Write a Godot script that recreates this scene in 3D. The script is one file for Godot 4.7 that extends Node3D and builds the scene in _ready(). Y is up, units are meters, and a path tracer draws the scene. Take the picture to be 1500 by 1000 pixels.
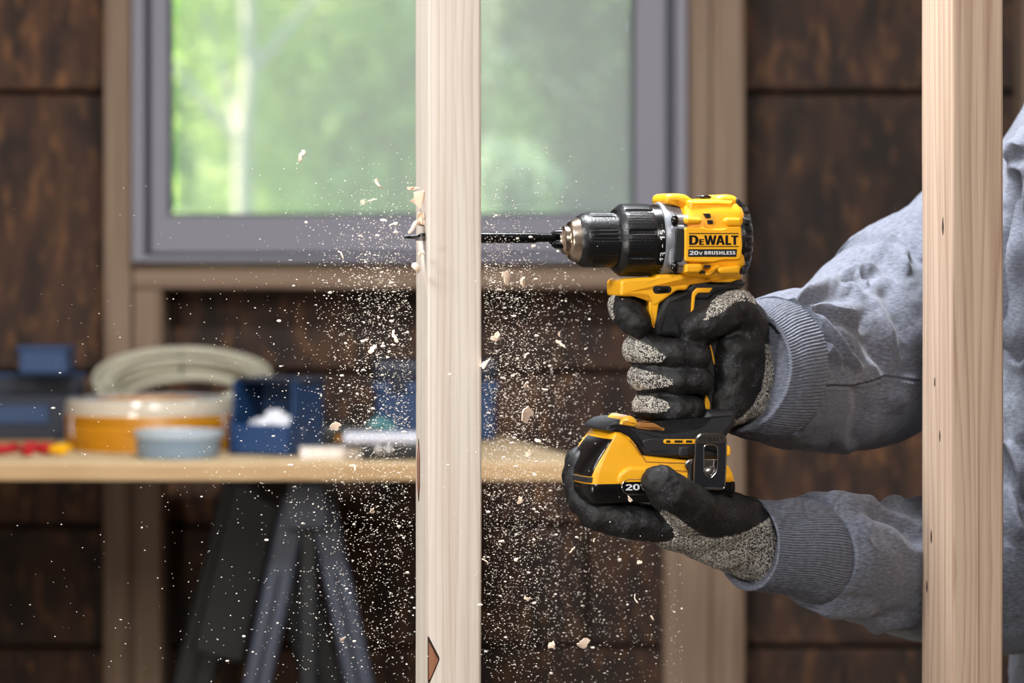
extends Node3D
# A cordless drill boring through a partition stud in a half-framed workshop.

const FPX := 4800.0      # focal length in pixels of the 1500 x 1000 frame
const HOR := 350.0       # picture row of the horizon
const CY := 1.28         # eye height
const YAW := 0.129       # the partition stands turned by this angle
const DYAW := 0.245      # and the drill by this one
var M := {}
var dorg: Vector3        # drill axis at picture column 950
var rng := RandomNumberGenerator.new()


func _ready() -> void:
	rng.seed = 7
	# ---- camera
	var cam := Camera3D.new()
	cam.name = "camera"
	add_child(cam)
	cam.position = Vector3(0, CY, 0)
	var at := CameraAttributesPhysical.new()
	at.frustum_focal_length = 168.0
	at.exposure_aperture = 11.0
	at.frustum_focus_distance = 2.36
	at.frustum_near = 0.05
	at.frustum_far = 200.0
	at.auto_exposure_enabled = false
	cam.attributes = at
	cam.set_frustum(0.05 * 1000.0 / FPX, Vector2(0, -0.05 * 150.0 / FPX), 0.05, 200.0)
	cam.current = true
	# ---- sky, sun, exposure
	var sky := ProceduralSkyMaterial.new()
	sky.sky_top_color = Color(0.42, 0.58, 0.82)
	sky.sky_horizon_color = Color(0.86, 0.90, 0.93)
	sky.ground_horizon_color = Color(0.55, 0.6, 0.5)
	sky.ground_bottom_color = Color(0.3, 0.34, 0.25)
	sky.energy_multiplier = 2.6
	var env := Environment.new()
	env.background_mode = Environment.BG_SKY
	env.sky = Sky.new()
	env.sky.sky_material = sky
	env.tonemap_mode = Environment.TONE_MAPPER_LINEAR
	env.tonemap_exposure = 0.95
	env.sdfgi_enabled = true
	env.ssao_enabled = true
	env.ssil_enabled = true
	var we := WorldEnvironment.new()
	we.name = "world"
	we.environment = env
	add_child(we)
	var sun := DirectionalLight3D.new()
	sun.name = "sun"
	sun.light_energy = 6.8
	sun.light_color = Color(1.0, 0.96, 0.86)
	sun.light_angular_distance = 0.6
	sun.shadow_enabled = true
	add_child(sun)
	sun.look_at_from_position(Vector3.ZERO, Vector3(0.7, -0.8, 0.03), Vector3(0, 0, 1))
	# ---- lamps out of view, placed for their light (fittings built in lamps())
	area_light(Vector3(-1.30, 2.40, -1.20), Vector3(0.10, 1.2, -2.4), Vector2(0.6, 0.4), 3.3, Color(0.98, 0.99, 1.0))  # out of view at the left, lights cuffs, folds and left faces
	area_light(Vector3(-0.06, 2.50, -2.64), Vector3(0.05, 1.2, -2.5), Vector2(0.6, 0.4), 8.0, Color(0.97, 0.985, 1.0))  # out of view overhead, lights the tops of drill and sleeves
	area_light(Vector3(0.38, 2.42, 0.40), Vector3(0.05, 1.2, -2.4), Vector2(0.9, 0.6), 4.6, Color(1.0, 0.985, 0.965))  # out of view behind the camera, lights the stud fronts
	area_light(Vector3(-1.50, 0.95, -0.90), Vector3(-0.25, 0.70, -4.0), Vector2(0.4, 0.3), 1.7, Color(1.0, 0.98, 0.95))  # added low lamp, lightens the wall under the table and lower sleeve
	area_light(Vector3(1.62, 2.10, -3.30), Vector3(0.2, 1.2, -2.4), Vector2(0.5, 0.4), 1.2, Color(1.0, 0.98, 0.96))  # out of view at the right, brightens right-hand edges

	materials()
	dorg = drill_origin()
	room()
	back_wall()
	window()
	garden()
	partition()
	bench()
	bench_goods()
	person()
	drill()
	debris()
	lamps()


func area_light(p: Vector3, aim: Vector3, size: Vector2, e: float, c: Color) -> void:
	var l := AreaLight3D.new()
	l.name = "unseen_lamp_light"
	l.area_size = size
	l.light_energy = e
	l.light_color = c
	l.area_range = 12.0
	l.area_attenuation = 2.0
	l.shadow_enabled = true
	add_child(l, true)
	l.look_at_from_position(p, aim, Vector3(0, 0, -1) if absf((aim - p).normalized().y) > 0.95 else Vector3.UP)


# ------------------------------------------------------------------ places
func P(px: float, py: float, z: float) -> Vector3:
	return Vector3((px - 750.0) * z / FPX, CY - (py - HOR) * z / FPX, -z)


func to_px(p: Vector3) -> Vector2:
	return Vector2(750.0 + p.x / -p.z * FPX, HOR + (CY - p.y) / -p.z * FPX)


func fr(s: float, y: float, d: float) -> Vector3:   # a place in the partition: along it, up, out of its front
	var o := P(666, HOR, 2.35)
	return Vector3(o.x + s * cos(YAW) + d * sin(YAW), y, o.z - s * sin(YAW) + d * cos(YAW))


func drill_origin() -> Vector3:
	var c := fr(0, 0, -0.030)
	var e := Vector3(cos(DYAW), 0, -sin(DYAW))
	var u := 200.0 / FPX
	var t := (-u * c.z - c.x) / (e.x + u * e.z)
	var p := c + e * t
	p.y = CY + (HOR - 350.0) * -p.z / FPX
	return p


func q(px: float, py: float, zl: float) -> Vector3:   # picture place and offset towards the viewer -> the drill's own axes
	var c := cos(DYAW)
	var s := sin(DYAW)
	var u := (px - 750.0) / FPX
	var x := (u * (-dorg.z - zl * c) - dorg.x - zl * s) / (c - u * s)
	var z := -dorg.z + x * s - zl * c
	return Vector3(x, CY - (py - HOR) * z / FPX - dorg.y, zl)


func qw(px: float, py: float, zl: float) -> Vector3:
	return dorg + Basis(Vector3.UP, DYAW) * q(px, py, zl)


func qq(a: Array, zl: float) -> PackedVector2Array:
	var o := PackedVector2Array()
	for i in range(0, a.size(), 2):
		var p := q(a[i], a[i + 1], zl)
		o.append(Vector2(p.x, p.y))
	return o


# ------------------------------------------------------------------ mesh building
class MB:
	var v := PackedVector3Array()
	var t := PackedInt32Array()
	var c := PackedColorArray()

	func ring_close(start: int) -> void:      # turn a closed piece outside out
		var vol := 0.0
		for i in range(start, t.size(), 3):
			vol += v[t[i]].dot(v[t[i + 1]].cross(v[t[i + 2]]))
		if vol < 0.0:
			for i in range(start, t.size(), 3):
				var k := t[i + 1]
				t[i + 1] = t[i + 2]
				t[i + 2] = k

	func loft(rings: Array, cap := true, wrap := false) -> MB:
		var n: int = rings[0].size()
		var base := v.size()
		var start := t.size()
		# volume is measured about the piece's own middle
		for r in rings:
			v.append_array(r)
		var m := rings.size()
		for i in range(m if wrap else m - 1):
			var a := base + i * n
			var b := base + ((i + 1) % m) * n
			for j in n:
				var k := (j + 1) % n
				t.append_array([a + j, a + k, b + k, a + j, b + k, b + j])
		if cap and not wrap:
			for e in [0, m - 1]:
				var o: int = base + e * n
				var ring: PackedVector3Array = rings[e]
				var nn := Vector3.ZERO
				for j in n:
					nn += ring[j].cross(ring[(j + 1) % n])
				if nn.length() < 1e-14:
					continue
				nn = nn.normalized()
				var ax := nn.cross(Vector3.UP if absf(nn.y) < 0.9 else Vector3.RIGHT).normalized()
				var ay := nn.cross(ax)
				var flat := PackedVector2Array()
				for p in ring:
					flat.append(Vector2(p.dot(ax), p.dot(ay)) * 1000.0)
				var tri := Geometry2D.triangulate_polygon(flat)
				if tri.is_empty():
					for j in range(1, n - 1):
						tri.append_array([0, j, j + 1])
				for j in range(0, tri.size(), 3):
					var A := tri[j]
					var B := tri[j + 1]
					var C := tri[j + 2]
					var up := (ring[B] - ring[A]).cross(ring[C] - ring[A]).dot(nn) > 0.0
					# the side walls run a->k->b: the first cap faces against them, the last with them
					if up == (e == 0):
						t.append_array([o + A, o + C, o + B])
					else:
						t.append_array([o + A, o + B, o + C])
		ring_close_about(start, v[base])
		return self

	func ring_close_about(start: int, o: Vector3) -> void:
		var vol := 0.0
		for i in range(start, t.size(), 3):
			vol += (v[t[i]] - o).dot((v[t[i + 1]] - o).cross(v[t[i + 2]] - o))
		if vol < 0.0:
			for i in range(start, t.size(), 3):
				var k := t[i + 1]
				t[i + 1] = t[i + 2]
				t[i + 2] = k

	func lathe(prof: Array, segs := 48, tr := Transform3D(), rib = null, wrap := false) -> MB:   # [x, r, x, r ...] about the x axis
		var rings := []
		for i in range(0, prof.size(), 2):
			var r := PackedVector3Array()
			for j in segs:
				var a := TAU * j / segs
				var rr: float = prof[i + 1]
				if rib != null:
					rr = rib.call(prof[i], rr, a)
				r.append(tr * Vector3(prof[i], cos(a) * rr, sin(a) * rr))
			rings.append(r)
		return loft(rings, not wrap, wrap)

	func slab(poly: PackedVector2Array, z0: float, z1: float, bev := 0.0, steps := 3, tr := Transform3D()) -> MB:
		var rings := []
		var area := 0.0
		var n := poly.size()
		for i in n:
			area += poly[i].cross(poly[(i + 1) % n])
		var nor := PackedVector2Array()
		for i in n:
			var a := (poly[i] - poly[(i + n - 1) % n]).normalized()
			var b := (poly[(i + 1) % n] - poly[i]).normalized()
			var na := Vector2(a.y, -a.x) * signf(area)
			var nb := Vector2(b.y, -b.x) * signf(area)
			var m := (na + nb)
			m = m / maxf(0.5, m.length_squared() * 0.5)
			nor.append(m)
		var levels := []
		if bev <= 0.0:
			levels = [[z0, 0.0], [z1, 0.0]]
		else:
			for k in steps + 1:
				var a := PI / 2 * k / steps
				levels.append([z0 + bev * (1 - sin(a)), bev * (1 - cos(a))])
			levels.reverse()
			for k in steps + 1:
				var a := PI / 2 * k / steps
				levels.append([z1 - bev * (1 - sin(a)), bev * (1 - cos(a))])
			# first half runs from the rim inwards, so put it in order of height
			levels.sort_custom(func(x, y): return x[0] < y[0] if absf(x[0] - y[0]) > 1e-9 else x[1] > y[1])
		for l in levels:
			var r := PackedVector3Array()
			for i in n:
				var p: Vector2 = poly[i] - nor[i] * (l[1] as float)
				r.append(tr * Vector3(p.x, p.y, l[0]))
			rings.append(r)
		return loft(rings)

	func box(c0: Vector3, s: Vector3, bev := 0.0, tr := Transform3D(), steps := 1) -> MB:
		var h := s / 2
		var b := minf(bev, minf(h.x, minf(h.y, h.z)) * 0.8)
		var poly := PackedVector2Array()
		if b > 0:
			for k in [[1, 1], [-1, 1], [-1, -1], [1, -1]]:
				var o := Vector2(k[0] * (h.x - b), k[1] * (h.y - b))
				var a0 := atan2(k[1], k[0]) - PI / 4
				for j in steps + 1:
					var a := a0 + PI / 2 * j / steps
					poly.append(o + Vector2(cos(a), sin(a)) * b)
		else:
			poly = PackedVector2Array([Vector2(h.x, h.y), Vector2(-h.x, h.y), Vector2(-h.x, -h.y), Vector2(h.x, -h.y)])
		return slab(poly, -h.z, h.z, b, steps, tr * Transform3D(Basis(), c0))

	func tube(path: PackedVector3Array, rad: Variant, segs := 10, closed := false) -> MB:
		var rings := []
		var n := path.size()
		var up := Vector3.UP
		for i in n:
			var d: Vector3
			if closed:
				d = path[(i + 1) % n] - path[(i + n - 1) % n]
			else:
				d = path[mini(i + 1, n - 1)] - path[maxi(i - 1, 0)]
			d = d.normalized()
			if i == 0:
				up = Vector3.UP if absf(d.y) < 0.8 else Vector3.RIGHT
			var x := d.cross(up).normalized()
			up = x.cross(d).normalized()
			var r := PackedVector3Array()
			var rr: float = rad if rad is float else rad[i]
			for j in segs:
				var a := TAU * j / segs
				r.append(path[i] + (x * cos(a) + up * sin(a)) * rr)
			rings.append(r)
		return loft(rings, true, closed)

	func ball(c0: Vector3, r: Vector3, n := 12) -> MB:
		var rings := []
		for i in range(n + 1):
			var a := PI * (i + 0.02) / (n + 0.04)
			var g := PackedVector3Array()
			for j in n * 2:
				var b := PI * j / n
				g.append(c0 + Vector3(r.x * sin(a) * cos(b), r.y * cos(a), r.z * sin(a) * sin(b)))
			rings.append(g)
		return loft(rings)

	func frame(outer: PackedVector2Array, inner: PackedVector2Array, z0: float, z1: float, b := 0.0004, tr := Transform3D()) -> MB:   # a plate with an opening
		var start := t.size()
		var base := v.size()
		var n := outer.size()
		var co := Vector2.ZERO
		for p in outer:
			co += p / n
		var ci := Vector2.ZERO
		for p in inner:
			ci += p / n
		var rows := []
		for k in [[0, z0 + b, 0.0], [0, z1 - b, 0.0], [0, z1, -b], [1, z1, b], [1, z1 - b, 0.0], [1, z0 + b, 0.0], [1, z0, b], [0, z0, -b]]:
			var g := PackedVector3Array()
			for i in n:
				var p: Vector2 = outer[i] if k[0] == 0 else inner[i]
				var o := co if k[0] == 0 else ci
				p += (p - o).normalized() * k[2] * 1.2
				g.append(tr * Vector3(p.x, p.y, k[1]))
			rows.append(g)
		for g in rows:
			v.append_array(g)
		for i in 8:
			var a := base + i * n
			var c1 := base + ((i + 1) % 8) * n
			for j in n:
				var k := (j + 1) % n
				t.append_array([a + j, a + k, c1 + k, a + j, c1 + k, c1 + j])
		ring_close_about(start, v[base])
		return self

	func done(angle := 38.0) -> ArrayMesh:      # normals smoothed below that crease angle
		var cosa := cos(deg_to_rad(angle))
		var ids := {}
		var weld := PackedInt32Array()
		weld.resize(v.size())
		var count := 0
		for i in v.size():
			var k := Vector3i((v[i] * 200000.0).round())
			if not ids.has(k):
				ids[k] = count
				count += 1
			weld[i] = ids[k]
		var fn := PackedVector3Array()
		var touch := []
		touch.resize(count)
		for i in count:
			touch[i] = PackedInt32Array()
		var nf := t.size() / 3
		fn.resize(nf)
		for f in nf:
			var a := v[t[f * 3]]
			fn[f] = (v[t[f * 3 + 1]] - a).cross(v[t[f * 3 + 2]] - a)
			for k in 3:
				touch[weld[t[f * 3 + k]]].append(f)
		var fu := PackedVector3Array()
		fu.resize(nf)
		for f in nf:
			fu[f] = (fn[f] * 1e6).normalized()
		var ov := PackedVector3Array()
		var on := PackedVector3Array()
		var oc := PackedColorArray()
		for f in nf:
			if fn[f].length_squared() < 1e-22:
				continue
			for k in [0, 2, 1]:
				var i := t[f * 3 + k]
				var s := Vector3.ZERO
				for g in touch[weld[i]]:
					if fu[g].dot(fu[f]) > cosa:
						s += fn[g] * 1e4
				ov.append(v[i])
				on.append(s.normalized() if s.length_squared() > 0 else fu[f])
				if c.size():
					oc.append(c[i])
		var arr := []
		arr.resize(Mesh.ARRAY_MAX)
		arr[Mesh.ARRAY_VERTEX] = ov
		arr[Mesh.ARRAY_NORMAL] = on
		if c.size():
			arr[Mesh.ARRAY_COLOR] = oc
		var me := ArrayMesh.new()
		me.add_surface_from_arrays(Mesh.PRIMITIVE_TRIANGLES, arr)
		return me


func soft(poly: PackedVector2Array, r: float, steps := 4) -> PackedVector2Array:   # rounded corners
	var o := PackedVector2Array()
	var n := poly.size()
	for i in n:
		var p := poly[i]
		var a := poly[(i + n - 1) % n] - p
		var b := poly[(i + 1) % n] - p
		var ra := minf(r, a.length() * 0.48)
		var rb := minf(r, b.length() * 0.48)
		var A := p + a.normalized() * ra
		var B := p + b.normalized() * rb
		for k in steps + 1:
			var w := float(k) / steps
			o.append(A.lerp(p, w).lerp(p.lerp(B, w), w))
	return o


func part(called: String, mesh: Variant, mat: Material, parent: Node = self, tr := Transform3D()) -> MeshInstance3D:
	var o := MeshInstance3D.new()
	o.name = called
	o.mesh = mesh.done() if mesh is MB else mesh
	o.material_override = mat
	o.transform = tr
	parent.add_child(o, true)
	return o


var used := {}
func numbered(called: String) -> String:
	var k: int = used.get(called, -1) + 1
	used[called] = k
	return called if k == 0 else "%s_%03d" % [called, k]


func thing(called: String, label: String, category: String, at := Vector3.ZERO, turn := 0.0, group := "") -> Node3D:
	var o := Node3D.new()
	o.name = numbered(called)
	add_child(o)
	o.position = at
	o.rotation.y = turn
	return tag(o, label, category, group)


func tag(o: Node3D, label: String, category: String, group := "") -> Node3D:
	o.set_meta("label", label)
	o.set_meta("category", category)
	if group:
		o.set_meta("group", group)
	return o


func struct_node(called: String) -> Node3D:
	var o := Node3D.new()
	o.name = called
	add_child(o)
	o.set_meta("kind", "structure")
	return o


func struct(called: String, mb: MB, mat: Material) -> MeshInstance3D:
	var o := part(called, mb, mat)
	o.set_meta("kind", "structure")
	return o


func stuff(o: Node3D) -> Node3D:
	o.set_meta("kind", "stuff")
	return o


# ------------------------------------------------------------------ materials
func plain(c: Color, rough := 0.5, metal := 0.0) -> StandardMaterial3D:
	var m := StandardMaterial3D.new()
	m.albedo_color = c
	m.roughness = rough
	m.metallic = metal
	return m


func noise(freq: float, seed_: int, oct := 3, kind := FastNoiseLite.TYPE_SIMPLEX_SMOOTH) -> FastNoiseLite:
	var n := FastNoiseLite.new()
	n.noise_type = kind
	n.frequency = freq
	n.seed = seed_
	n.fractal_octaves = oct
	return n


func grain(seed_: int, pale: Color, dark: Color, rings: float, sway := 4.2, w := 256, h := 768) -> ImageTexture:   # growth lines running up the board
	var im := Image.create(w, h, false, Image.FORMAT_RGB8)
	var big := noise(0.006, seed_, 2)
	var fine := noise(0.09, seed_ + 1, 2)
	var tone := noise(0.012, seed_ + 2, 2)
	for y in h:
		var yy := absf(float(y) - h / 2.0)       # mirrored, so the repeat has no seam
		for x in w:
			var f := float(x) / w * rings + big.get_noise_2d(x * 0.9, yy * 0.16) * sway
			var s := f - floorf(f)
			var ring := pow(s, 3.0) if s < 0.86 else pow((1.0 - s) / 0.14, 1.5) * 0.64
			var fib := fine.get_noise_2d(x * 4.0, yy * 0.12)
			var k := clampf(ring * 0.62 + 0.12 + fib * 0.22 + tone.get_noise_2d(x * 1.6, yy * 0.16) * 0.35, 0, 1)
			im.set_pixel(x, y, pale.lerp(dark, k))
	return ImageTexture.create_from_image(im)


func blotch(seed_: int, a: Color, b: Color, c: Color, f: float, w := 512) -> ImageTexture:
	var im := Image.create(w, w, false, Image.FORMAT_RGB8)
	var n0 := noise(f, seed_, 4)
	var n1 := noise(f * 2.7, seed_ + 3, 3)
	for y in w:
		for x in w:
			var u := TAU * x / w
			var k := n0.get_noise_3d(cos(u) * w / TAU, sin(u) * w / TAU, y * 0.6)
			var j := n1.get_noise_3d(cos(u) * w / TAU, sin(u) * w / TAU, y * 0.5)
			var col := a.lerp(b, clampf(0.5 + k * 1.5, 0, 1)).lerp(c, clampf(j * 1.7 - 0.1, 0, 1))
			im.set_pixel(x, y, col)
	return ImageTexture.create_from_image(im)


func tri(m: StandardMaterial3D, tex: Texture2D, per_metre: Vector3, world := false) -> StandardMaterial3D:
	m.albedo_texture = tex
	m.uv1_triplanar = true
	m.uv1_world_triplanar = world
	m.uv1_scale = per_metre
	m.uv1_triplanar_sharpness = 6.0
	return m


func relief(m: StandardMaterial3D, tex: Texture2D, cm: float) -> StandardMaterial3D:
	m.heightmap_enabled = true
	m.heightmap_texture = tex
	m.heightmap_scale = cm
	return m


func materials() -> void:
	var g1 := grain(3, Color(0.87, 0.83, 0.79), Color(0.74, 0.66, 0.59), 17.0, 1.8)
	var g2 := grain(21, Color(0.79, 0.70, 0.62), Color(0.55, 0.43, 0.35), 10.0, 2.6)
	M.stud_pale = relief(tri(plain(Color(1, 1, 1), 0.75), g1, Vector3(9, 1.1, 9)), g1, 0.03)
	M.stud_tan = relief(tri(plain(Color(0.93, 0.915, 0.90), 0.75), g2, Vector3(11, 1.0, 11)), g2, 0.03)
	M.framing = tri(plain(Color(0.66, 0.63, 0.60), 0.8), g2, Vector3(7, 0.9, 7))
	M.ply = tri(plain(Color(0.90, 0.83, 0.68), 0.7), g1, Vector3(1.2, 5, 5))
	M.ply_edge = tri(plain(Color(0.78, 0.68, 0.52), 0.75), g1, Vector3(0.4, 60, 0.4))
	var pl := blotch(11, Color(0.155, 0.09, 0.055), Color(0.30, 0.19, 0.12), Color(0.46, 0.31, 0.18), 0.02)
	M.planks = []
	for k in 4:
		var sh: float = [1.0, 0.82, 0.92, 0.72][k]
		var m := tri(plain(Color(sh, sh, sh), 0.8), pl, Vector3(1.6, 1.1, 1.6), false)
		m.uv1_offset = Vector3(k * 0.31, k * 0.23, k * 0.17)
		M.planks.append(relief(m, pl, 0.25))
	M.paper = plain(Color(0.05, 0.045, 0.04), 0.95)
	M.floor = tri(plain(Color(0.55, 0.5, 0.46), 0.8), blotch(5, Color(0.5, 0.48, 0.45), Color(0.6, 0.58, 0.55), Color(0.42, 0.4, 0.37), 0.02), Vector3(0.8, 0.8, 0.8))
	M.gyp = plain(Color(0.60, 0.56, 0.52), 0.9)
	M.vinyl = plain(Color(0.46, 0.45, 0.49), 0.55)
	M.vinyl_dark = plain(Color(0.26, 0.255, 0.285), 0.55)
	var gl := plain(Color(0.86, 0.93, 0.92, 0.06), 0.02)
	gl.transparency = BaseMaterial3D.TRANSPARENCY_ALPHA
	M.glass = gl
	var scr := plain(Color(0.93, 0.94, 0.90, 0.22), 0.8)
	scr.transparency = BaseMaterial3D.TRANSPARENCY_ALPHA
	M.screen = scr
	# drill
	M.yellow = plain(Color(0.965, 0.69, 0.11), 0.36)
	var sc := NoiseTexture2D.new()
	sc.width = 256
	sc.height = 256
	sc.seamless = true
	sc.noise = noise(0.06, 4, 4)
	M.black = relief(tri(plain(Color(0.062, 0.065, 0.075), 0.34), null, Vector3(30, 30, 30)), sc, 0.012)
	M.black.albedo_texture = null
	M.rubber = plain(Color(0.07, 0.072, 0.082), 0.55)
	M.dark_gloss = plain(Color(0.035, 0.037, 0.045), 0.22)
	M.foot = relief(tri(plain(Color(0.115, 0.115, 0.128), 0.5), null, Vector3(40, 40, 40)), sc, 0.01)
	M.foot.albedo_texture = null
	M.grey_case = plain(Color(0.52, 0.53, 0.56), 0.38, 0.35)
	M.steel = plain(Color(0.62, 0.61, 0.60), 0.22, 1.0)
	M.steel_dark = plain(Color(0.20, 0.205, 0.235), 0.36, 0.7)
	M.nickel = plain(Color(0.72, 0.66, 0.60), 0.24, 1.0)
	M.bit = plain(Color(0.055, 0.058, 0.068), 0.28, 0.5)
	M.ink = plain(Color(0.03, 0.03, 0.035), 0.5)
	M.white_ink = plain(Color(0.88, 0.89, 0.90), 0.5)
	var am := plain(Color(1.0, 0.72, 0.16), 0.12)
	am.subsurf_scatter_enabled = true
	am.subsurf_scatter_strength = 0.3
	am.clearcoat_enabled = true
	M.amber = am
	M.bronze = plain(Color(0.62, 0.42, 0.22), 0.3)
	# glove: knitted liner and dipped coating
	var kn := Image.create(192, 192, false, Image.FORMAT_RGB8)
	var r := RandomNumberGenerator.new()
	r.seed = 99
	for y in 192:
		for x in 192:
			var cx := x / 3
			var cy := y / 3
			var hsh := hash(Vector2i(cx, cy)) % 1000 / 1000.0
			var lit := 0.78 + 0.1 * sin(y * TAU / 3.0)
			var col := Color(0.98, 0.95, 0.90) * lit
			if hsh < 0.30:
				col = Color(0.10, 0.10, 0.11)
			elif hsh < 0.44:
				col = Color(0.36, 0.35, 0.34)
			col = col * (0.9 + 0.2 * r.randf())
			col.a = 1
			kn.set_pixel(x, y, col)
	var kt := ImageTexture.create_from_image(kn)
	M.knit = relief(tri(plain(Color(1, 1, 1), 0.9), kt, Vector3(24, 24, 24)), kt, 0.06)
	var ct := Image.create(256, 256, false, Image.FORMAT_RGB8)
	var dn := noise(0.03, 61, 4)
	for y in 256:
		for x in 256:
			var k := dn.get_noise_2d(x, y)
			var base := 0.042 + 0.018 * k
			if r.randf() < 0.05 * clampf(0.3 + k * 2.5, 0, 1):
				base = 0.42      # specks of sawdust caught in the coating
			ct.set_pixel(x, y, Color(base, base, base * 1.16))
	var ctt := ImageTexture.create_from_image(ct)
	M.coating = relief(tri(plain(Color(1, 1, 1), 0.62), ctt, Vector3(9, 9, 9)), sc, 0.05)
	# sweatshirt
	var ht := Image.create(256, 256, false, Image.FORMAT_RGB8)
	var hn := noise(0.12, 8, 3)
	for y in 256:
		for x in 256:
			var k := hn.get_noise_2d(x * 0.6, y * 2.0) * 0.5 + r.randf_range(-0.16, 0.16)
			ht.set_pixel(x, y, Color(0.375, 0.39, 0.44) * (1.0 + k * 0.65))
	var htt := ImageTexture.create_from_image(ht)
	M.fleece = relief(tri(plain(Color(1, 1, 1), 0.95), htt, Vector3(8, 8, 8)), htt, 0.05)
	M.fleece.rim_enabled = true
	M.fleece.rim = 0.25
	M.fleece.rim_tint = 0.4
	M.jeans = plain(Color(0.13, 0.16, 0.24), 0.9)
	M.skin = plain(Color(0.72, 0.52, 0.42), 0.55)
	M.hair = plain(Color(0.10, 0.075, 0.06), 0.7)
	M.leather = plain(Color(0.30, 0.19, 0.11), 0.6)
	M.eye = plain(Color(0.9, 0.9, 0.88), 0.2)
	# bench goods
	M.blue = plain(Color(0.085, 0.195, 0.335), 0.45)
	M.blue_dark = plain(Color(0.032, 0.065, 0.14), 0.45)
	M.blue_mid = plain(Color(0.10, 0.215, 0.37), 0.5)
	M.cable_yellow = plain(Color(0.72, 0.48, 0.05), 0.4)
	M.cable_white = plain(Color(0.70, 0.68, 0.60), 0.5)
	var wrap := plain(Color(0.92, 0.92, 0.86, 0.30), 0.12)
	wrap.transparency = BaseMaterial3D.TRANSPARENCY_ALPHA
	M.wrap = wrap
	M.tub = plain(Color(0.44, 0.50, 0.55), 0.2)
	M.tub_lid = plain(Color(0.62, 0.66, 0.69), 0.3)
	M.tub_fill = plain(Color(0.36, 0.39, 0.43), 0.5)
	M.red = plain(Color(0.62, 0.06, 0.09), 0.4)
	M.yellow_nut = plain(Color(0.90, 0.66, 0.05), 0.4)
	M.brass = plain(Color(0.80, 0.58, 0.20), 0.25, 1.0)
	M.white = plain(Color(0.70, 0.70, 0.74), 0.35)
	M.tool_black = plain(Color(0.05, 0.05, 0.055), 0.4)
	M.teal = plain(Color(0.24, 0.44, 0.46), 0.4)
	M.chrome = plain(Color(0.95, 0.95, 0.95), 0.30, 1.0)
	M.paperwad = plain(Color(0.82, 0.82, 0.84), 0.7)
	M.card = plain(Color(0.55, 0.42, 0.29), 0.85)
	M.horse = plain(Color(0.035, 0.037, 0.048), 0.5)
	M.horse_lit = plain(Color(0.22, 0.235, 0.28), 0.45)  # lit copy of the black: light on near legs and hinge plate
	M.knot = tri(plain(Color(0.80, 0.62, 0.52), 0.7), g2, Vector3(40, 14, 40))
	M.knot_rim = plain(Color(0.16, 0.09, 0.06), 0.8)
	M.chip = plain(Color(0.97, 0.87, 0.78), 0.8)
	M.chip.backlight_enabled = true
	M.chip.backlight = Color(0.30, 0.24, 0.18)
	M.dust = plain(Color(0.95, 0.90, 0.84), 0.8)


# ------------------------------------------------------------------ the room
const ZB := 4.69      # face of the plank sheathing
const ZF := 4.60      # face of the wall framing


func xat(px: float, z: float) -> float:
	return (px - 750.0) * z / FPX


func yat(py: float, z: float) -> float:
	return CY - (py - HOR) * z / FPX


func bar(x0: float, x1: float, y0: float, y1: float, z0: float, z1: float, bev := 0.002) -> MB:   # z given as distances from the camera
	return MB.new().box(Vector3((x0 + x1) / 2, (y0 + y1) / 2, -(z0 + z1) / 2), Vector3(x1 - x0, y1 - y0, absf(z1 - z0)), bev)


func room() -> void:
	struct("floor", bar(-2.4, 2.8, -0.12, 0.0, -1.4, 5.0, 0), M.floor)
	struct("ceiling", bar(-2.4, 2.8, 2.74, 2.9, -1.4, 5.0, 0), M.gyp)
	struct("wall_left", bar(-2.4, -2.2, 0.0, 2.74, -1.4, 5.0, 0), M.gyp)
	struct("wall_right", bar(2.6, 2.8, 0.0, 2.74, -1.4, 5.0, 0), M.gyp)
	struct("wall_front", bar(-2.2, 2.6, 0.0, 2.74, -1.4, -1.2, 0), M.gyp)


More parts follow.
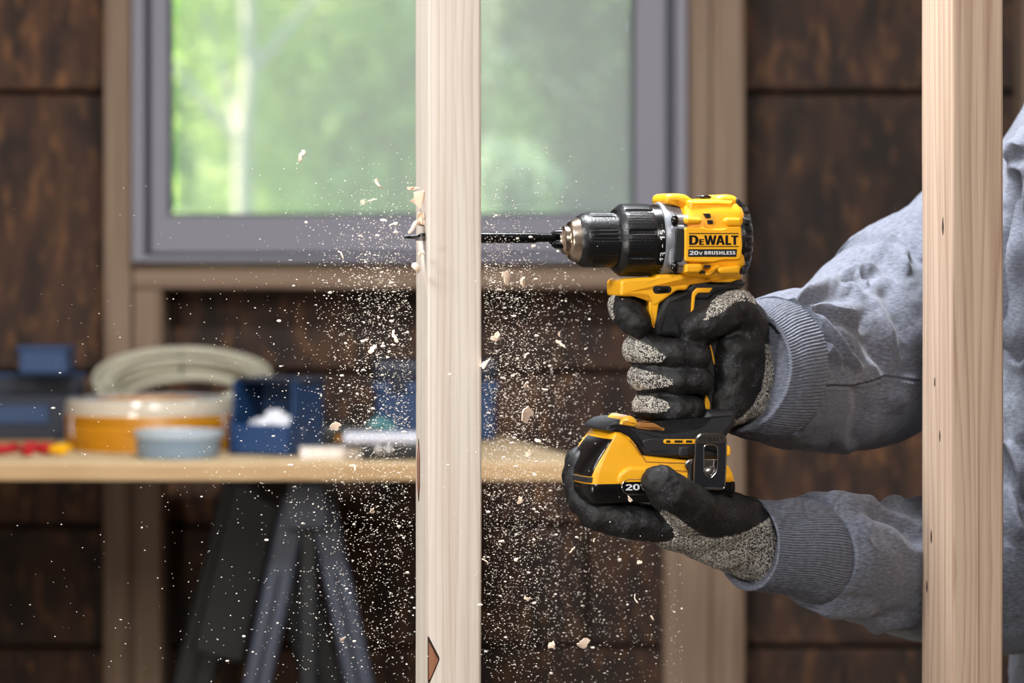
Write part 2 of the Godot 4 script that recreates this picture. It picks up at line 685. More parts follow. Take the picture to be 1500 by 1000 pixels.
func back_wall() -> void:
	var wall := struct_node("wall_back")
	# opening of the window
	var ox0 := xat(192, ZF)
	var ox1 := xat(1008, ZF)
	var oy0 := yat(386, ZF)
	var oy1 := 2.12
	var sheet := MB.new()
	for b in [[-2.2, ox0, 0.0, 2.74], [ox1, 2.6, 0.0, 2.74], [ox0, ox1, 0.0, oy0], [ox0, ox1, oy1, 2.74]]:
		sheet.box(Vector3((b[0] + b[1]) / 2, (b[2] + b[3]) / 2, -4.80), Vector3(b[1] - b[0], b[3] - b[2], 0.14))
	part("sheathing", sheet, M.paper, wall)  # dark backing that keeps outside light out of the plank joints
	# planks with open joints
	var rows := [2.73, yat(-690, ZB), yat(-275, ZB), yat(135, ZB), yat(545, ZB), yat(770, ZB), yat(948, ZB), yat(1165, ZB), yat(1400, ZB), 0.01]
	var cuts := [[-600, 900], [-900, 480, 1900], [-700, 1700], [-1000, 1850], [-650, 425, 640, 1800], [-420, 860, 2100], [-800, 620, 1560], [-300, 1000, 2000], [-600, 800]]
	for i in rows.size() - 1:
		var y1: float = rows[i] - 0.003
		var y0: float = rows[i + 1] + 0.003
		if y1 - y0 < 0.02:
			continue
		var xs := [-2.2]
		for c in cuts[i]:
			xs.append(xat(c, ZB))
		xs.append(2.6)
		for j in xs.size() - 1:
			var a: float = xs[j] + 0.0025
			var b: float = xs[j + 1] - 0.0025
			var spans := [[a, b, y0, y1]]
			if y1 > oy0 and y0 < oy1 and b > ox0 and a < ox1:      # cut round the window
				spans = []
				if a < ox0 - 0.03:
					spans.append([a, ox0 - 0.0, y0, y1])
				if b > ox1 + 0.03:
					spans.append([ox1 + 0.0, b, y0, y1])
				if y0 < oy0 - 0.03:
					spans.append([maxf(a, ox0 + 0.002), minf(b, ox1 - 0.002), y0, oy0])
				if y1 > oy1 + 0.03:
					spans.append([maxf(a, ox0 + 0.002), minf(b, ox1 - 0.002), oy1, y1])
			for s in spans:
				var m := MB.new().box(Vector3.ZERO, Vector3(s[1] - s[0], s[3] - s[2], 0.03), 0.004)
				var o := part("plank", m, M.planks[rng.randi() % 4], wall, Transform3D(Basis(), Vector3((s[0] + s[1]) / 2, (s[2] + s[3]) / 2, -(ZB + 0.015) + rng.randf_range(-0.002, 0.002))))
				o.name = o.name
	# framing: king and jack studs, cripples, rough sill, header
	var post := func(px0: float, px1: float, y0: float, y1: float) -> void:
		var x0 := xat(px0, ZF)
		var x1 := xat(px1, ZF)
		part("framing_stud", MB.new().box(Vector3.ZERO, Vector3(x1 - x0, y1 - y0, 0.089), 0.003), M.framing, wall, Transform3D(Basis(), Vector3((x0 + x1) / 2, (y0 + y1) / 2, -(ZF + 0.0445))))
	post.call(152, 193, 0.04, 2.70)
	post.call(195, 237, 0.04, yat(424, ZF))
	post.call(1042, 1091, 0.04, 2.70)
	post.call(1006, 1041, yat(424, ZF), oy1 + 0.1)
	post.call(972, 1041, 0.04, yat(424, ZF))
	post.call(-290, -250, 0.04, 2.70)
	post.call(1500, 1540, 0.04, 2.70)
	post.call(1930, 1970, 0.04, 2.70)
	post.call(-720, -680, 0.04, 2.70)
	var beam := func(called: String, x0: float, x1: float, y0: float, y1: float) -> void:
		part(called, MB.new().box(Vector3.ZERO, Vector3(y1 - y0, x1 - x0, 0.089), 0.003), M.framing, wall, Transform3D(Basis(Vector3(0, 0, 1), PI / 2), Vector3((x0 + x1) / 2, (y0 + y1) / 2, -(ZF + 0.0445))))
	beam.call("rough_sill", xat(194, ZF), xat(1005, ZF), yat(423, ZF), yat(386, ZF))
	beam.call("header", ox0, ox1, oy1, oy1 + 0.14)
	beam.call("bottom_plate", -2.2, 2.6, 0.0, 0.038)
	beam.call("top_plate", -2.2, 2.6, 2.70, 2.738)


func window() -> void:
	var w := struct_node("window_1")
	var x0 := xat(195, ZF)
	var x1 := xat(1006, ZF)
	var y0 := yat(384, ZF)
	var y1 := 2.11
	var rect := func(a: float, b: float, c: float, d: float) -> PackedVector2Array:
		return PackedVector2Array([Vector2(a, c), Vector2(b, c), Vector2(b, d), Vector2(a, d)])
	var ring := func(called: String, o: Array, i: Array, z0: float, z1: float, mat: Material) -> void:
		part(called, MB.new().frame(rect.call(o[0], o[1], o[2], o[3]), rect.call(i[0], i[1], i[2], i[3]), -z1, -z0, 0.002), mat, w)
	# outer frame, a shadow groove, then the sash
	var fx0 := xat(214, ZF)
	var fx1 := xat(988, ZF)
	var fy0 := yat(374, ZF)
	ring.call("window_frame", [x0, x1, y0, y1], [fx0, fx1, fy0, y1 - 0.02], ZF - 0.02, ZF + 0.13, M.vinyl)
	var gx0 := xat(221, ZF)
	var gx1 := xat(976, ZF)
	var gy0 := yat(371, ZF)
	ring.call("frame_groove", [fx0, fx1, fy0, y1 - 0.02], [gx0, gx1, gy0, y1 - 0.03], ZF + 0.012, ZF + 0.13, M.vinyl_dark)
	ring.call("sash_rail", [gx0, gx1, gy0, y1 - 0.03], [xat(246, ZF), xat(930, ZF), yat(316, ZF), y1 - 0.09], ZF - 0.002, ZF + 0.06, M.vinyl)
	var bead := yat(316, ZF)
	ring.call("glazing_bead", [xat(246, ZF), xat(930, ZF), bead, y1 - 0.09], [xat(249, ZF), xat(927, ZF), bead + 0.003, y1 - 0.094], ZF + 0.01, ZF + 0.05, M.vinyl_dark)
	part("glass_pane", bar(xat(248, ZF), xat(928, ZF), bead + 0.002, y1 - 0.092, ZF + 0.026, ZF + 0.030, 0), M.glass, w)
	part("insect_screen", bar(xat(249, ZF), xat(927, ZF), bead + 0.003, y1 - 0.094, ZF + 0.120, ZF + 0.1205, 0), M.screen, w)  # plain pale sheet, its opacity set to haze the view


func leaf_mesh() -> ArrayMesh:
	var mb := MB.new()
	mb.v = PackedVector3Array([Vector3(0, 0, -0.5), Vector3(0.28, 0.06, 0), Vector3(0, 0, 0.5), Vector3(-0.28, 0.06, 0), Vector3(0, -0.02, 0)])
	mb.t = PackedInt32Array([0, 4, 1, 1, 4, 2, 2, 4, 3, 3, 4, 0])
	return mb.done(80)


func garden() -> void:
	struct("ground", MB.new().box(Vector3(0, -0.35, -24), Vector3(60, 0.3, 37)), plain(Color(0.42, 0.55, 0.24), 0.95))
	var leaf := leaf_mesh()
	var barks := [plain(Color(0.80, 0.78, 0.72), 0.85), plain(Color(0.36, 0.30, 0.25), 0.9)]
	# x, distance, crown centre height, crown radii, leaves, leaf size, green (sun at left, shade at right put in), bark, label
	var list := [
		[-1.95, 24.0, 3.0, Vector3(1.5, 2.2, 1.0), 5000, 0.15, Color(0.84, 0.90, 0.68), 0, 0.085, "birch_tree", "slender tree with a pale trunk and light green leaves outside the window", "tree"],
		[-0.95, 26.0, 2.6, Vector3(1.5, 2.6, 1.2), 9000, 0.15, Color(0.80, 0.88, 0.60), 1, 0.08, "leafy_tree", "bright yellow-green leafy tree filling the middle of the window view", "tree"],
		[0.80, 23.0, 2.3, Vector3(1.15, 2.2, 1.0), 9000, 0.13, Color(0.29, 0.39, 0.29), 1, 0.08, "leafy_tree", "shade-darkened green leafy tree seen through the right side of the window", "tree"],  # leaf green darkened to stand for shade on the right
		[-3.6, 28.0, 2.6, Vector3(2.0, 2.8, 1.4), 9000, 0.17, Color(0.78, 0.86, 0.72), 1, 0.1, "leafy_tree", "blue-green leafy tree behind the pale trunk outside the window", "tree"],
		[2.1, 27.0, 2.6, Vector3(1.6, 3.0, 1.3), 8000, 0.17, Color(0.28, 0.38, 0.32), 1, 0.1, "leafy_tree", "far shade-darkened grey-green leafy tree behind the darker tree outside the window", "tree"],  # leaves darkened as shade, like the tree before it
		[-0.6, 36.0, 3.2, Vector3(6.0, 3.6, 1.6), 14000, 0.28, Color(0.72, 0.84, 0.58), 1, 0.14, "leafy_tree", "farthest broad pale green tree behind all the others outside the window", "tree"],
		[0.0, 12.0, 1.475, Vector3(0.17, 0.19, 0.16), 2600, 0.035, Color(0.70, 0.78, 0.74), 1, 0.012, "pale_dome", "rounded pale grey-green leafy shrub low behind the window glass beside the pale stud", "dome"],  # stands for a pale round patch low in the pane
	]
	for a in list:
		var t := thing(a[9], a[10], a[11], Vector3(a[0], -0.2, -a[1]))
		var top: float = a[2]
		var rad: Vector3 = a[3]
		var tr := PackedVector3Array()
		var rr := []
		for k in 9:
			var h := (top + rad.y * 0.5 + 0.2) * k / 8.0
			tr.append(Vector3(sin(k * 1.7 + a[1]) * 0.03 * k / 4.0, h, cos(k * 1.3) * 0.02))
			rr.append(a[8] * (1.15 - 0.09 * k))
		part("trunk", MB.new().tube(tr, rr, 10), barks[a[7]], t)
		for k in 4:
			var b := PackedVector3Array()
			var br := []
			var dir := Vector3(cos(k * 1.7 + a[0]), 0.8, sin(k * 1.7 + a[0])) * Vector3(rad.x, rad.y, rad.z) * 0.7
			for j in 5:
				b.append(tr[4 + k % 3] + dir * (j / 4.0))
				br.append(a[8] * 0.45 * (1 - j * 0.2) + 0.003)
			part("branch", MB.new().tube(b, br, 7), barks[a[7]], t)
		var lm := plain(a[6], 0.6)
		lm.backlight_enabled = true
		lm.backlight = Color(0.90, 0.92, 0.74)
		lm.vertex_color_use_as_albedo = true
		var mm := MultiMesh.new()
		mm.transform_format = MultiMesh.TRANSFORM_3D
		mm.use_colors = true
		mm.mesh = leaf
		mm.instance_count = a[4]
		var clumps := []
		for k in 26:
			clumps.append(Vector3(rng.randfn(), rng.randfn(), rng.randfn()).normalized() * pow(rng.randf(), 0.33))
		for k in mm.instance_count:
			var c: Vector3 = clumps[k % 26] * 0.8 + Vector3(rng.randfn(), rng.randfn(), rng.randfn()) * 0.17
			var pos := Vector3(0, top + 0.2, -1.1 if a[7] == 0 else 0.0) + c * rad
			var bas := Basis.from_euler(Vector3(rng.randf_range(-1.2, 0.6), rng.randf() * TAU, rng.randf_range(-0.7, 0.7))).scaled(Vector3.ONE * a[5] * rng.randf_range(0.6, 1.3))
			mm.set_instance_transform(k, Transform3D(bas, pos))
			var tone := rng.randf_range(0.85, 1.1)
			mm.set_instance_color(k, Color(tone * rng.randf_range(0.85, 1.1), tone, tone * rng.randf_range(0.7, 1.05)))
		var f := MultiMeshInstance3D.new()
		f.name = "foliage"
		f.multimesh = mm
		f.material_override = lm
		stuff(f)
		t.add_child(f)


# ------------------------------------------------------------------ the partition in front
func lumber(length: float, w := 0.0385, d := 0.089) -> MB:      # standing on its foot, front face at z 0
	var poly := PackedVector2Array()
	var r := 0.0022
	for k in [[1, 1], [-1, 1], [-1, -1], [1, -1]]:
		var o := Vector2(k[0] * (w / 2 - r), k[1] * (d / 2 - r))
		var a0 := atan2(k[1], k[0]) - PI / 4
		a0 = [0.0, PI / 2, PI, PI * 1.5][[[1, 1], [-1, 1], [-1, -1], [1, -1]].find(k)]
		for j in 4:
			var a := a0 + PI / 2 * j / 3
			poly.append(o + Vector2(cos(a), sin(a)) * r)
	var rings := []
	var n := 60
	var wob := noise(1.2, 17)
	for i in n + 1:
		var y := length * i / n
		var g := PackedVector3Array()
		for p in poly:
			var e := wob.get_noise_3d(p.x * 30, y * 2.0, p.y * 30) * 0.0007
			g.append(Vector3(p.x + e, y, p.y - d / 2 + e * 0.6))
		rings.append(g)
	return MB.new().loft(rings)


func knot(outer: Array, o: Transform3D, called: String, parent: Node) -> void:   # a knot: dark bark ring and brown heart, let into the face
	var po := PackedVector2Array()
	for i in range(0, outer.size(), 2):
		po.append(Vector2(outer[i], outer[i + 1]))
	po = soft(po, 0.002, 3)
	var c := Vector2.ZERO
	for p in po:
		c += p / po.size()
	var pi_ := PackedVector2Array()
	for p in po:
		pi_.append(c + (p - c) * 0.80)
	var k := part(called, MB.new().slab(po, -0.002, 0.0003, 0.0002, 1), M.knot_rim, parent, o)
	part("knot_heart", MB.new().slab(pi_, -0.002, 0.0008, 0.0004, 2), M.knot, k)


func partition() -> void:
	var s0 := 0.0
	var s1 := 0.3855
	var face := Basis(Vector3.UP, YAW)
	# left stud with the bored hole
	var a := thing("wall_stud", "pale pine upright stud with the drill bit boring through it", "stud", fr(s0, 0.038, 0), YAW)
	var wood := lumber(2.66)
	var hole := CSGCombiner3D.new()
	hole.name = "timber"
	var cm := CSGMesh3D.new()
	cm.name = "board"
	cm.mesh = wood.done()
	cm.material = M.stud_pale
	hole.add_child(cm)
	var cy := CSGCylinder3D.new()
	cy.name = "bore"
	cy.radius = 0.0088
	cy.height = 0.09
	cy.sides = 40
	cy.operation = CSGShape3D.OPERATION_SUBTRACTION
	cy.material = M.stud_pale
	cy.transform = Transform3D(Basis(Vector3.UP, DYAW - YAW) * Basis(Vector3(0, 0, 1), PI / 2), Vector3(0, dorg.y - 0.038, -0.030))
	hole.add_child(cy)
	a.add_child(hole)
	var ypx := func(py: float, z: float) -> float: return yat(py, z) - 0.038
	# knots: three-cornered one at the arris near the bottom, an eye on the shaded side
	var yk: float = ypx.call(968, 2.35)
	knot([-0.0193, 0.019, -0.0105, 0.002, -0.0178, -0.015, -0.0193, -0.016], Transform3D(Basis(), Vector3(0, yk, 0)), "knot", a)
	var side := Basis(Vector3.UP, -PI / 2)
	knot([0.0, 0.024, 0.008, 0.010, 0.009, -0.010, 0.0, -0.024, -0.008, -0.012, -0.009, 0.010], Transform3D(side, Vector3(-0.0193, ypx.call(690, 2.4), -0.065)), "knot", a)
	# right stud
	var b := thing("wall_stud", "tan pine upright stud in front of the worker's sweatshirt", "stud", fr(s1, 0.038, 0), YAW)
	part("timber", lumber(2.66), M.stud_tan, b)
	for k in [[333, 0.026, 0.0045], [640, 0.035, 0.003], [792, 0.060, 0.0035], [868, 0.073, 0.003], [562, 0.050, 0.0025]]:
		var h: float = k[2]
		var m := MB.new().slab(soft(PackedVector2Array([Vector2(0, h * 2), Vector2(h * 0.7, 0), Vector2(0, -h * 1.5), Vector2(-h * 0.7, 0)]), 0.002, 2), -0.002, 0.0003, 0.0001, 1)
		part("pitch_pocket", m, M.knot_rim, b, Transform3D(side, Vector3(-0.0192, ypx.call(k[0], 2.43), -k[1])))
	# plates above and below, out of the picture
	for k in [["bottom_plate", 0.0, "timber plate on the floor under the two front studs"], ["top_plate", 2.70, "timber plate under the ceiling over the two front studs"]]:
		var t := tag(part(k[0] + "_timber", MB.new().box(Vector3.ZERO, Vector3(0.038, 1.2, 0.089), 0.002), M.stud_tan, self, Transform3D(face, fr(0, 0, 0)) * Transform3D(Basis(Vector3(0, 0, 1), PI / 2), Vector3(-0.17, k[1] + 0.019, -0.0445))), k[2], "plate")


# ------------------------------------------------------------------ bench
func bench() -> void:
	var yt := yat(678, 3.95)
	var t := thing("work_table", "plywood table top on black sawhorses under the window", "table")
	var poly := PackedVector2Array([Vector2(-1.55, -3.95), Vector2(xat(868, 3.95), -3.95), Vector2(xat(872, 3.95), -3.97), Vector2(xat(712, 4.57), -4.57), Vector2(-1.55, -4.57)])
	var turn := Transform3D(Basis(Vector3.RIGHT, Vector3(0, 0, 1), Vector3(0, -1, 0)), Vector3(0, yt, 0))
	part("tabletop", MB.new().slab(poly, 0.0, 0.0215, 0.0012, 1, turn), M.ply, t)
	var rail := MB.new().box(Vector3((-1.55 + xat(868, 3.95)) / 2, yt - 0.0112, -3.9475), Vector3(xat(868, 3.95) + 1.55, 0.0195, 0.004), 0.0008)
	part("edge_banding", rail, M.ply_edge, t)
	sawhorse(0.0, "black folding sawhorse with near legs greyed as lit under the table beside the left stud", yt)
	sawhorse(-1.02, "black folding sawhorse holding the far end of the table outside the picture", yt)


func limb(mb: MB, a: Vector3, b: Vector3, w: float, d: float, bev := 0.004) -> MB:      # a straight bar from a to b
	var y := (b - a).normalized()
	var x := y.cross(Vector3(0, 0, 1)).normalized()
	var z := x.cross(y)
	return mb.box(Vector3.ZERO, Vector3(w, a.distance_to(b), d), bev, Transform3D(Basis(x, y, z), (a + b) / 2))


func sawhorse(dx: float, label: String, yt: float) -> void:
	var t := thing("sawhorse", label, "sawhorse", Vector3(dx, 0, 0))
	var und := yt - 0.0222
	var e0 := P(452, 712, 4.06)
	e0.y = und - 0.027
	var e1 := P(378, 712, 4.48)
	e1.y = und - 0.027
	part("beam", limb(MB.new(), e0, e1, 0.05, 0.04), M.horse, t)
	# a hinge plate at the near end
	var pl := PackedVector2Array([Vector2(-0.022, 0), Vector2(0.022, 0), Vector2(0.027, -0.055), Vector2(-0.027, -0.055)])
	part("hinge_plate", MB.new().slab(pl, -0.006, 0.006, 0.003, 2), M.horse_lit, t, Transform3D(Basis(), e0 + Vector3(0, 0.018, 0.03)))
	part("hinge_plate", MB.new().slab(pl, -0.006, 0.006, 0.003, 2), M.horse, t, Transform3D(Basis(), e1 + Vector3(0, 0.018, 0.03)))
	for e in [[e0, -1, 0], [e0, 1, 0], [e1, -1, 1], [e1, 1, 1]]:
		var s: float = e[1]
		var top: Vector3 = e[0] + Vector3(s * 0.015, 0.0, 0)
		var foot := Vector3(e[0].x + s * (0.215 if e[2] == 0 else 0.26), 0.0, e[0].z)
		var f := foot + (top - foot).normalized() * 0.02
		var leg := part("leg", limb(MB.new(), top, f, 0.034 if e[2] == 0 else 0.056, 0.03), M.horse if e[2] == 1 else M.horse_lit, t)  # near legs take the lit grey, back legs the plain black
		part("rubber_foot", limb(MB.new(), f, foot + (top - foot).normalized() * 0.0, 0.042, 0.038), M.rubber, leg)
		part("leg_rib", limb(MB.new(), top.lerp(f, 0.1), top.lerp(f, 0.9), 0.004, 0.033), M.horse, leg)
	# folding brace of each end and a dark tray between
	for e in [e0, e1]:
		var c: Vector3 = e
		part("brace", limb(MB.new(), Vector3(c.x - 0.135, und * 0.55, c.z), Vector3(c.x + 0.135, und * 0.55, c.z), 0.022, 0.012), M.horse, t)
		part("centre_strut", limb(MB.new(), c + Vector3(0, -0.02, 0.0), Vector3(c.x, und * 0.53, c.z), 0.024, 0.02), M.horse, t)
	var mid := e0.lerp(e1, 0.75)
	part("side_panel", limb(MB.new(), mid + Vector3(-0.015, -0.01, 0), mid + Vector3(-0.07, -0.24, 0), 0.07, 0.02), M.horse, t)


func shell(mb: MB, w: float, h: float, d: float, wall: float, front: float) -> MB:     # an open bin: floor, back, two sides cut down to a low front lip
	mb.box(Vector3(0, wall / 2, 0), Vector3(w, wall, d), 0.001)
	mb.box(Vector3(0, h / 2, -d / 2 + wall / 2), Vector3(w, h, wall), 0.001)
	mb.box(Vector3(0, front / 2, d / 2 - wall / 2), Vector3(w, front, wall), 0.001)
	var side := PackedVector2Array([Vector2(-d / 2, 0), Vector2(d / 2, 0), Vector2(d / 2, front), Vector2(d * 0.40, front + (h - front) * 0.35), Vector2(d * 0.40, h), Vector2(-d / 2, h)])
	for s in [-1, 1]:
		mb.slab(side, -wall / 2, wall / 2, 0.0008, 1, Transform3D(Basis(Vector3(0, 0, 1), Vector3.UP, Vector3(1, 0, 0)), Vector3(s * (w / 2 - wall / 2), 0, 0)))
	return mb


func bench_goods() -> void:
	var yt := yat(678, 3.95)
	var on := func(px: float, z: float) -> Vector3: return Vector3(xat(px, z), yt + 0.0003, -z)
	# blue bins at the left
	var bn := thing("parts_bin", "wide dark blue plastic bin at the left end of the table behind the yellow cable", "bin", on.call(34, 4.44), 0.12)
	part("bin_shell", shell(MB.new(), 0.165, 0.083, 0.10, 0.004, 0.06), M.blue_dark, bn)
	part("label_slot", MB.new().box(Vector3(0, 0.035, 0.052), Vector3(0.07, 0.025, 0.004), 0.001), M.blue, bn)
	part("rim", MB.new().box(Vector3(0, 0.0835, -0.046), Vector3(0.169, 0.006, 0.012), 0.001), M.blue, bn)
	var b2 := thing("storage_box", "small blue plastic box standing on the wide dark blue bin", "box", on.call(70, 4.45) + Vector3(0, 0.0872, 0.008), -0.1)
	part("box_body", MB.new().box(Vector3(0, 0.016, 0), Vector3(0.066, 0.032, 0.05), 0.003, Transform3D(), 2), M.blue_mid, b2)
	part("lid", MB.new().box(Vector3(0, 0.0345, 0), Vector3(0.071, 0.007, 0.055), 0.002, Transform3D(), 2), M.blue_mid, b2)
	# coils
	coil("cable_coil", "flat coil of yellow cable wrapped in clear film beside the blue bin", on.call(222, 4.235), 0.106, 0.0048, 7, 5, M.cable_yellow, 0.0, true)
	coil("cable_coil", "loose coil of off-white cable leaning behind the yellow coil", on.call(268, 4.475) + Vector3(0, 0.040, 0), 0.116, 0.0042, 6, 3, M.cable_white, 0.31, false)
	# clear tub
	var tub := thing("round_tub", "low round translucent grey tub in front of the yellow cable coil", "tub", on.call(261, 4.05))
	var up := Transform3D(Basis(Vector3(0, 0, 1), PI / 2), Vector3.ZERO)
	part("tub_wall", MB.new().lathe([0.0, 0.0, 0.0, 0.049, 0.003, 0.051, 0.024, 0.0525, 0.024, 0.0495, 0.004, 0.048, 0.004, 0.0], 56, up), M.tub, tub)
	part("lid", MB.new().lathe([0.0244, 0.0, 0.0244, 0.0535, 0.0275, 0.0545, 0.033, 0.0545, 0.034, 0.053, 0.034, 0.046, 0.031, 0.045, 0.031, 0.0], 56, up), M.tub_lid, tub)
	part("contents", MB.new().lathe([0.005, 0.0, 0.005, 0.046, 0.018, 0.046, 0.020, 0.042, 0.020, 0.0], 40, up), M.tub_fill, tub)
	# blue parts bin with crumpled packing
	var pb := thing("parts_bin", "open-fronted blue parts bin with crumpled packing inside, right of the yellow coil", "bin", on.call(405, 4.13), -0.42)
	part("bin_shell", shell(MB.new(), 0.088, 0.092, 0.088, 0.004, 0.038), M.blue, pb)
	part("front_lip", MB.new().box(Vector3(0, 0.019, 0.047), Vector3(0.080, 0.036, 0.006), 0.002), M.blue_mid, pb)
	part("top_rim", MB.new().box(Vector3(0, 0.0915, -0.012), Vector3(0.094, 0.007, 0.068), 0.002), M.blue_dark, pb)
	var wad := MB.new()
	wad.ball(Vector3.ZERO, Vector3(0.032, 0.020, 0.024), 14)
	var wn := noise(60.0, 5, 2)
	for i in wad.v.size():
		wad.v[i] *= 1.0 + 0.5 * wn.get_noise_3dv(wad.v[i])
	tag(part("packing_wad", wad.done(20), M.paperwad, self, Transform3D(Basis(), pb.position + Vector3(0.004, 0.030, 0.016))), "crumpled white packing inside the open-fronted blue parts bin", "packing")
	# blue tool box behind the left stud
	var tb := thing("tool_box", "blue plastic tool box on the table behind the left stud", "toolbox", on.call(636, 4.42), 0.06)
	part("box_body", MB.new().box(Vector3(0, 0.038, 0), Vector3(0.160, 0.076, 0.11), 0.006, Transform3D(), 3), M.blue, tb)
	part("lid", MB.new().box(Vector3(0, 0.0925, 0), Vector3(0.166, 0.030, 0.116), 0.007, Transform3D(), 3), M.blue_dark, tb)
	part("band", MB.new().box(Vector3(0, 0.073, 0.0), Vector3(0.168, 0.010, 0.118), 0.003, Transform3D(), 2), M.blue_mid, tb)
	part("latch", MB.new().box(Vector3(-0.05, 0.080, 0.060), Vector3(0.02, 0.026, 0.006), 0.002), M.blue_dark, tb)
	part("latch", MB.new().box(Vector3(0.05, 0.080, 0.060), Vector3(0.02, 0.026, 0.006), 0.002), M.blue_dark, tb)
	# flat case with a white lid and two chrome latches
	var ca := thing("flat_case", "black case with white lid and two chrome latches, left of the front stud", "case", on.call(575, 4.02), 0.0)
	part("case_body", MB.new().box(Vector3(0.006, 0.010, 0), Vector3(0.086, 0.020, 0.05), 0.003, Transform3D(), 2), M.tool_black, ca)
	part("lid", MB.new().box(Vector3(-0.004, 0.0265, 0), Vector3(0.112, 0.013, 0.054), 0.004, Transform3D(), 2), M.white, ca)
	for k in [-0.0165, -0.0045]:
		part("latch", MB.new().ball(Vector3(k, 0.0135, 0.0262), Vector3(0.0042, 0.0042, 0.0042), 10), M.chrome, ca)
	# dark clamp with brass screws
	var cl := thing("hand_clamp", "black clamp with two brass screws and a teal grip beside the blue tool box", "clamp", on.call(508, 4.27), 0.15)
	part("jaw", MB.new().box(Vector3(0, 0.013, 0), Vector3(0.075, 0.026, 0.022), 0.005, Transform3D(), 2), M.tool_black, cl)
	for k in [-0.012, 0.008]:
		part("screw", MB.new().lathe([0.008, 0.0, 0.008, 0.0055, 0.0155, 0.0055, 0.0165, 0.0045, 0.0165, 0.0], 20, Transform3D(Basis(Vector3.UP, -PI / 2), Vector3(k, 0.012, 0))), M.brass, cl)
	part("grip", MB.new().tube(PackedVector3Array([Vector3(0.030, 0.024, 0), Vector3(0.042, 0.030, 0), Vector3(0.054, 0.024, 0), Vector3(0.062, 0.009, 0)]), [0.008, 0.0095, 0.0095, 0.0075], 12), M.teal, cl)
	part("bar", MB.new().box(Vector3(-0.012, 0.031, 0), Vector3(0.07, 0.006, 0.01), 0.002), M.tool_black, cl)
	# offcut
	var of := MB.new().box(Vector3(0, 0.0065, 0), Vector3(0.075, 0.013, 0.05), 0.001)
	tag(part("wood_offcut", of, M.stud_pale, self, Transform3D(Basis(Vector3.UP, 0.1), on.call(484, 4.04))), "small pale flat wood offcut on the table beside the black case", "offcut")
	# cardboard strip and wire connectors
	tag(part("cardboard_strip", MB.new().box(Vector3(0, 0.004, 0), Vector3(0.13, 0.008, 0.05), 0.001), M.card, self, Transform3D(Basis(Vector3.UP, 0.05), on.call(10, 4.26))), "strip of brown cardboard at the left end of the table", "cardboard")
	var nuts := [[6, 4.10, 0.4, 0], [22, 4.14, 1.3, 0], [36, 4.08, 2.2, 0], [50, 4.15, 0.2, 0], [62, 4.10, 2.9, 0], [72, 4.13, 1.0, 0], [82, 4.09, 2.6, 1], [95, 4.12, 0.9, 1]]
	for n in nuts:
		var yel: bool = n[3] == 1
		var c := thing("wire_connector", "yellow wire connector at the right end of the red ones" if yel else "red wire connector in the small heap at the left end of the table", "connector", on.call(n[0], n[1]) + Vector3(0, 0.0068, 0), n[2], "yellow wire connectors" if yel else "red wire connectors")
		var rib := func(_x: float, r: float, a: float) -> float: return r * (1.0 + 0.06 * cos(a * 10.0))
		part("cap", MB.new().lathe([-0.010, 0.0, -0.010, 0.0058, -0.004, 0.0062, 0.006, 0.0048, 0.010, 0.0032, 0.011, 0.0], 24, Transform3D(), rib), M.yellow_nut if yel else M.red, c)
		part("skirt", MB.new().lathe([-0.012, 0.0, -0.012, 0.0062, -0.0095, 0.0064, -0.0095, 0.0], 24), M.yellow_nut if yel else M.red, c)


func coil(called: String, label: String, at: Vector3, r: float, w: float, rows: int, layers: int, mat: Material, lean: float, film: bool) -> void:
	var t := thing(called, label, "cable coil", at)
	t.rotation.x = lean
	for i in layers:
		for j in rows:
			if i > 0 and i < layers - 1 and j > 0 and j < rows - 1:
				continue
			var p := PackedVector3Array()
			var rr := r - i * w * 1.9 + rng.randf_range(-1, 1) * w * (0.2 if film else 0.9)
			var y0 := w * (1.0 + j * 1.85)
			var ph := rng.randf() * TAU
			var amp := w * (0.15 if film else 0.6)
			for k in 72:
				var a := TAU * k / 72
				p.append(Vector3(cos(a) * rr, y0 + sin(a * 2 + ph) * amp, sin(a) * rr))
			part("winding", MB.new().tube(p, w, 8, true), mat, t)
	var h := w * (2.0 + (rows - 1) * 1.85)
	if film:
		var up := Transform3D(Basis(Vector3(0, 0, 1), PI / 2), Vector3.ZERO)
		part("film_wrap", MB.new().lathe([h * 0.72, r + w * 1.12, h * 0.9, r + w * 1.15, h + 0.002, r + w * 0.6, h + 0.0035, r - w * 4.0, h + 0.0028, r - w * 4.0, h + 0.001, r + w * 0.5, h * 0.9, r + w * 1.08, h * 0.72, r + w * 1.06], 72, up, null, true), M.wrap, t)
		part("paper_band", MB.new().lathe([h + 0.0002, r - w * 5.5, h + 0.0014, r - w * 5.5, h + 0.0014, r + w * 0.2, h + 0.0002, r + w * 0.3], 72, up, null, true), M.white, t)
	for a in [0.5, 2.6, 4.6]:
		var p := PackedVector3Array()
		for k in 16:
			var b := TAU * k / 16
			var rad := r - w * (layers - 1) * 0.95 + cos(b) * w * (layers * 0.95 + 0.4)
			p.append(Vector3(cos(a) * rad, h / 2 + sin(b) * (h / 2 + w * 0.35), sin(a) * rad))
		part("cable_tie", MB.new().tube(p, 0.0012, 6, true), M.tool_black if not film else M.white, t)


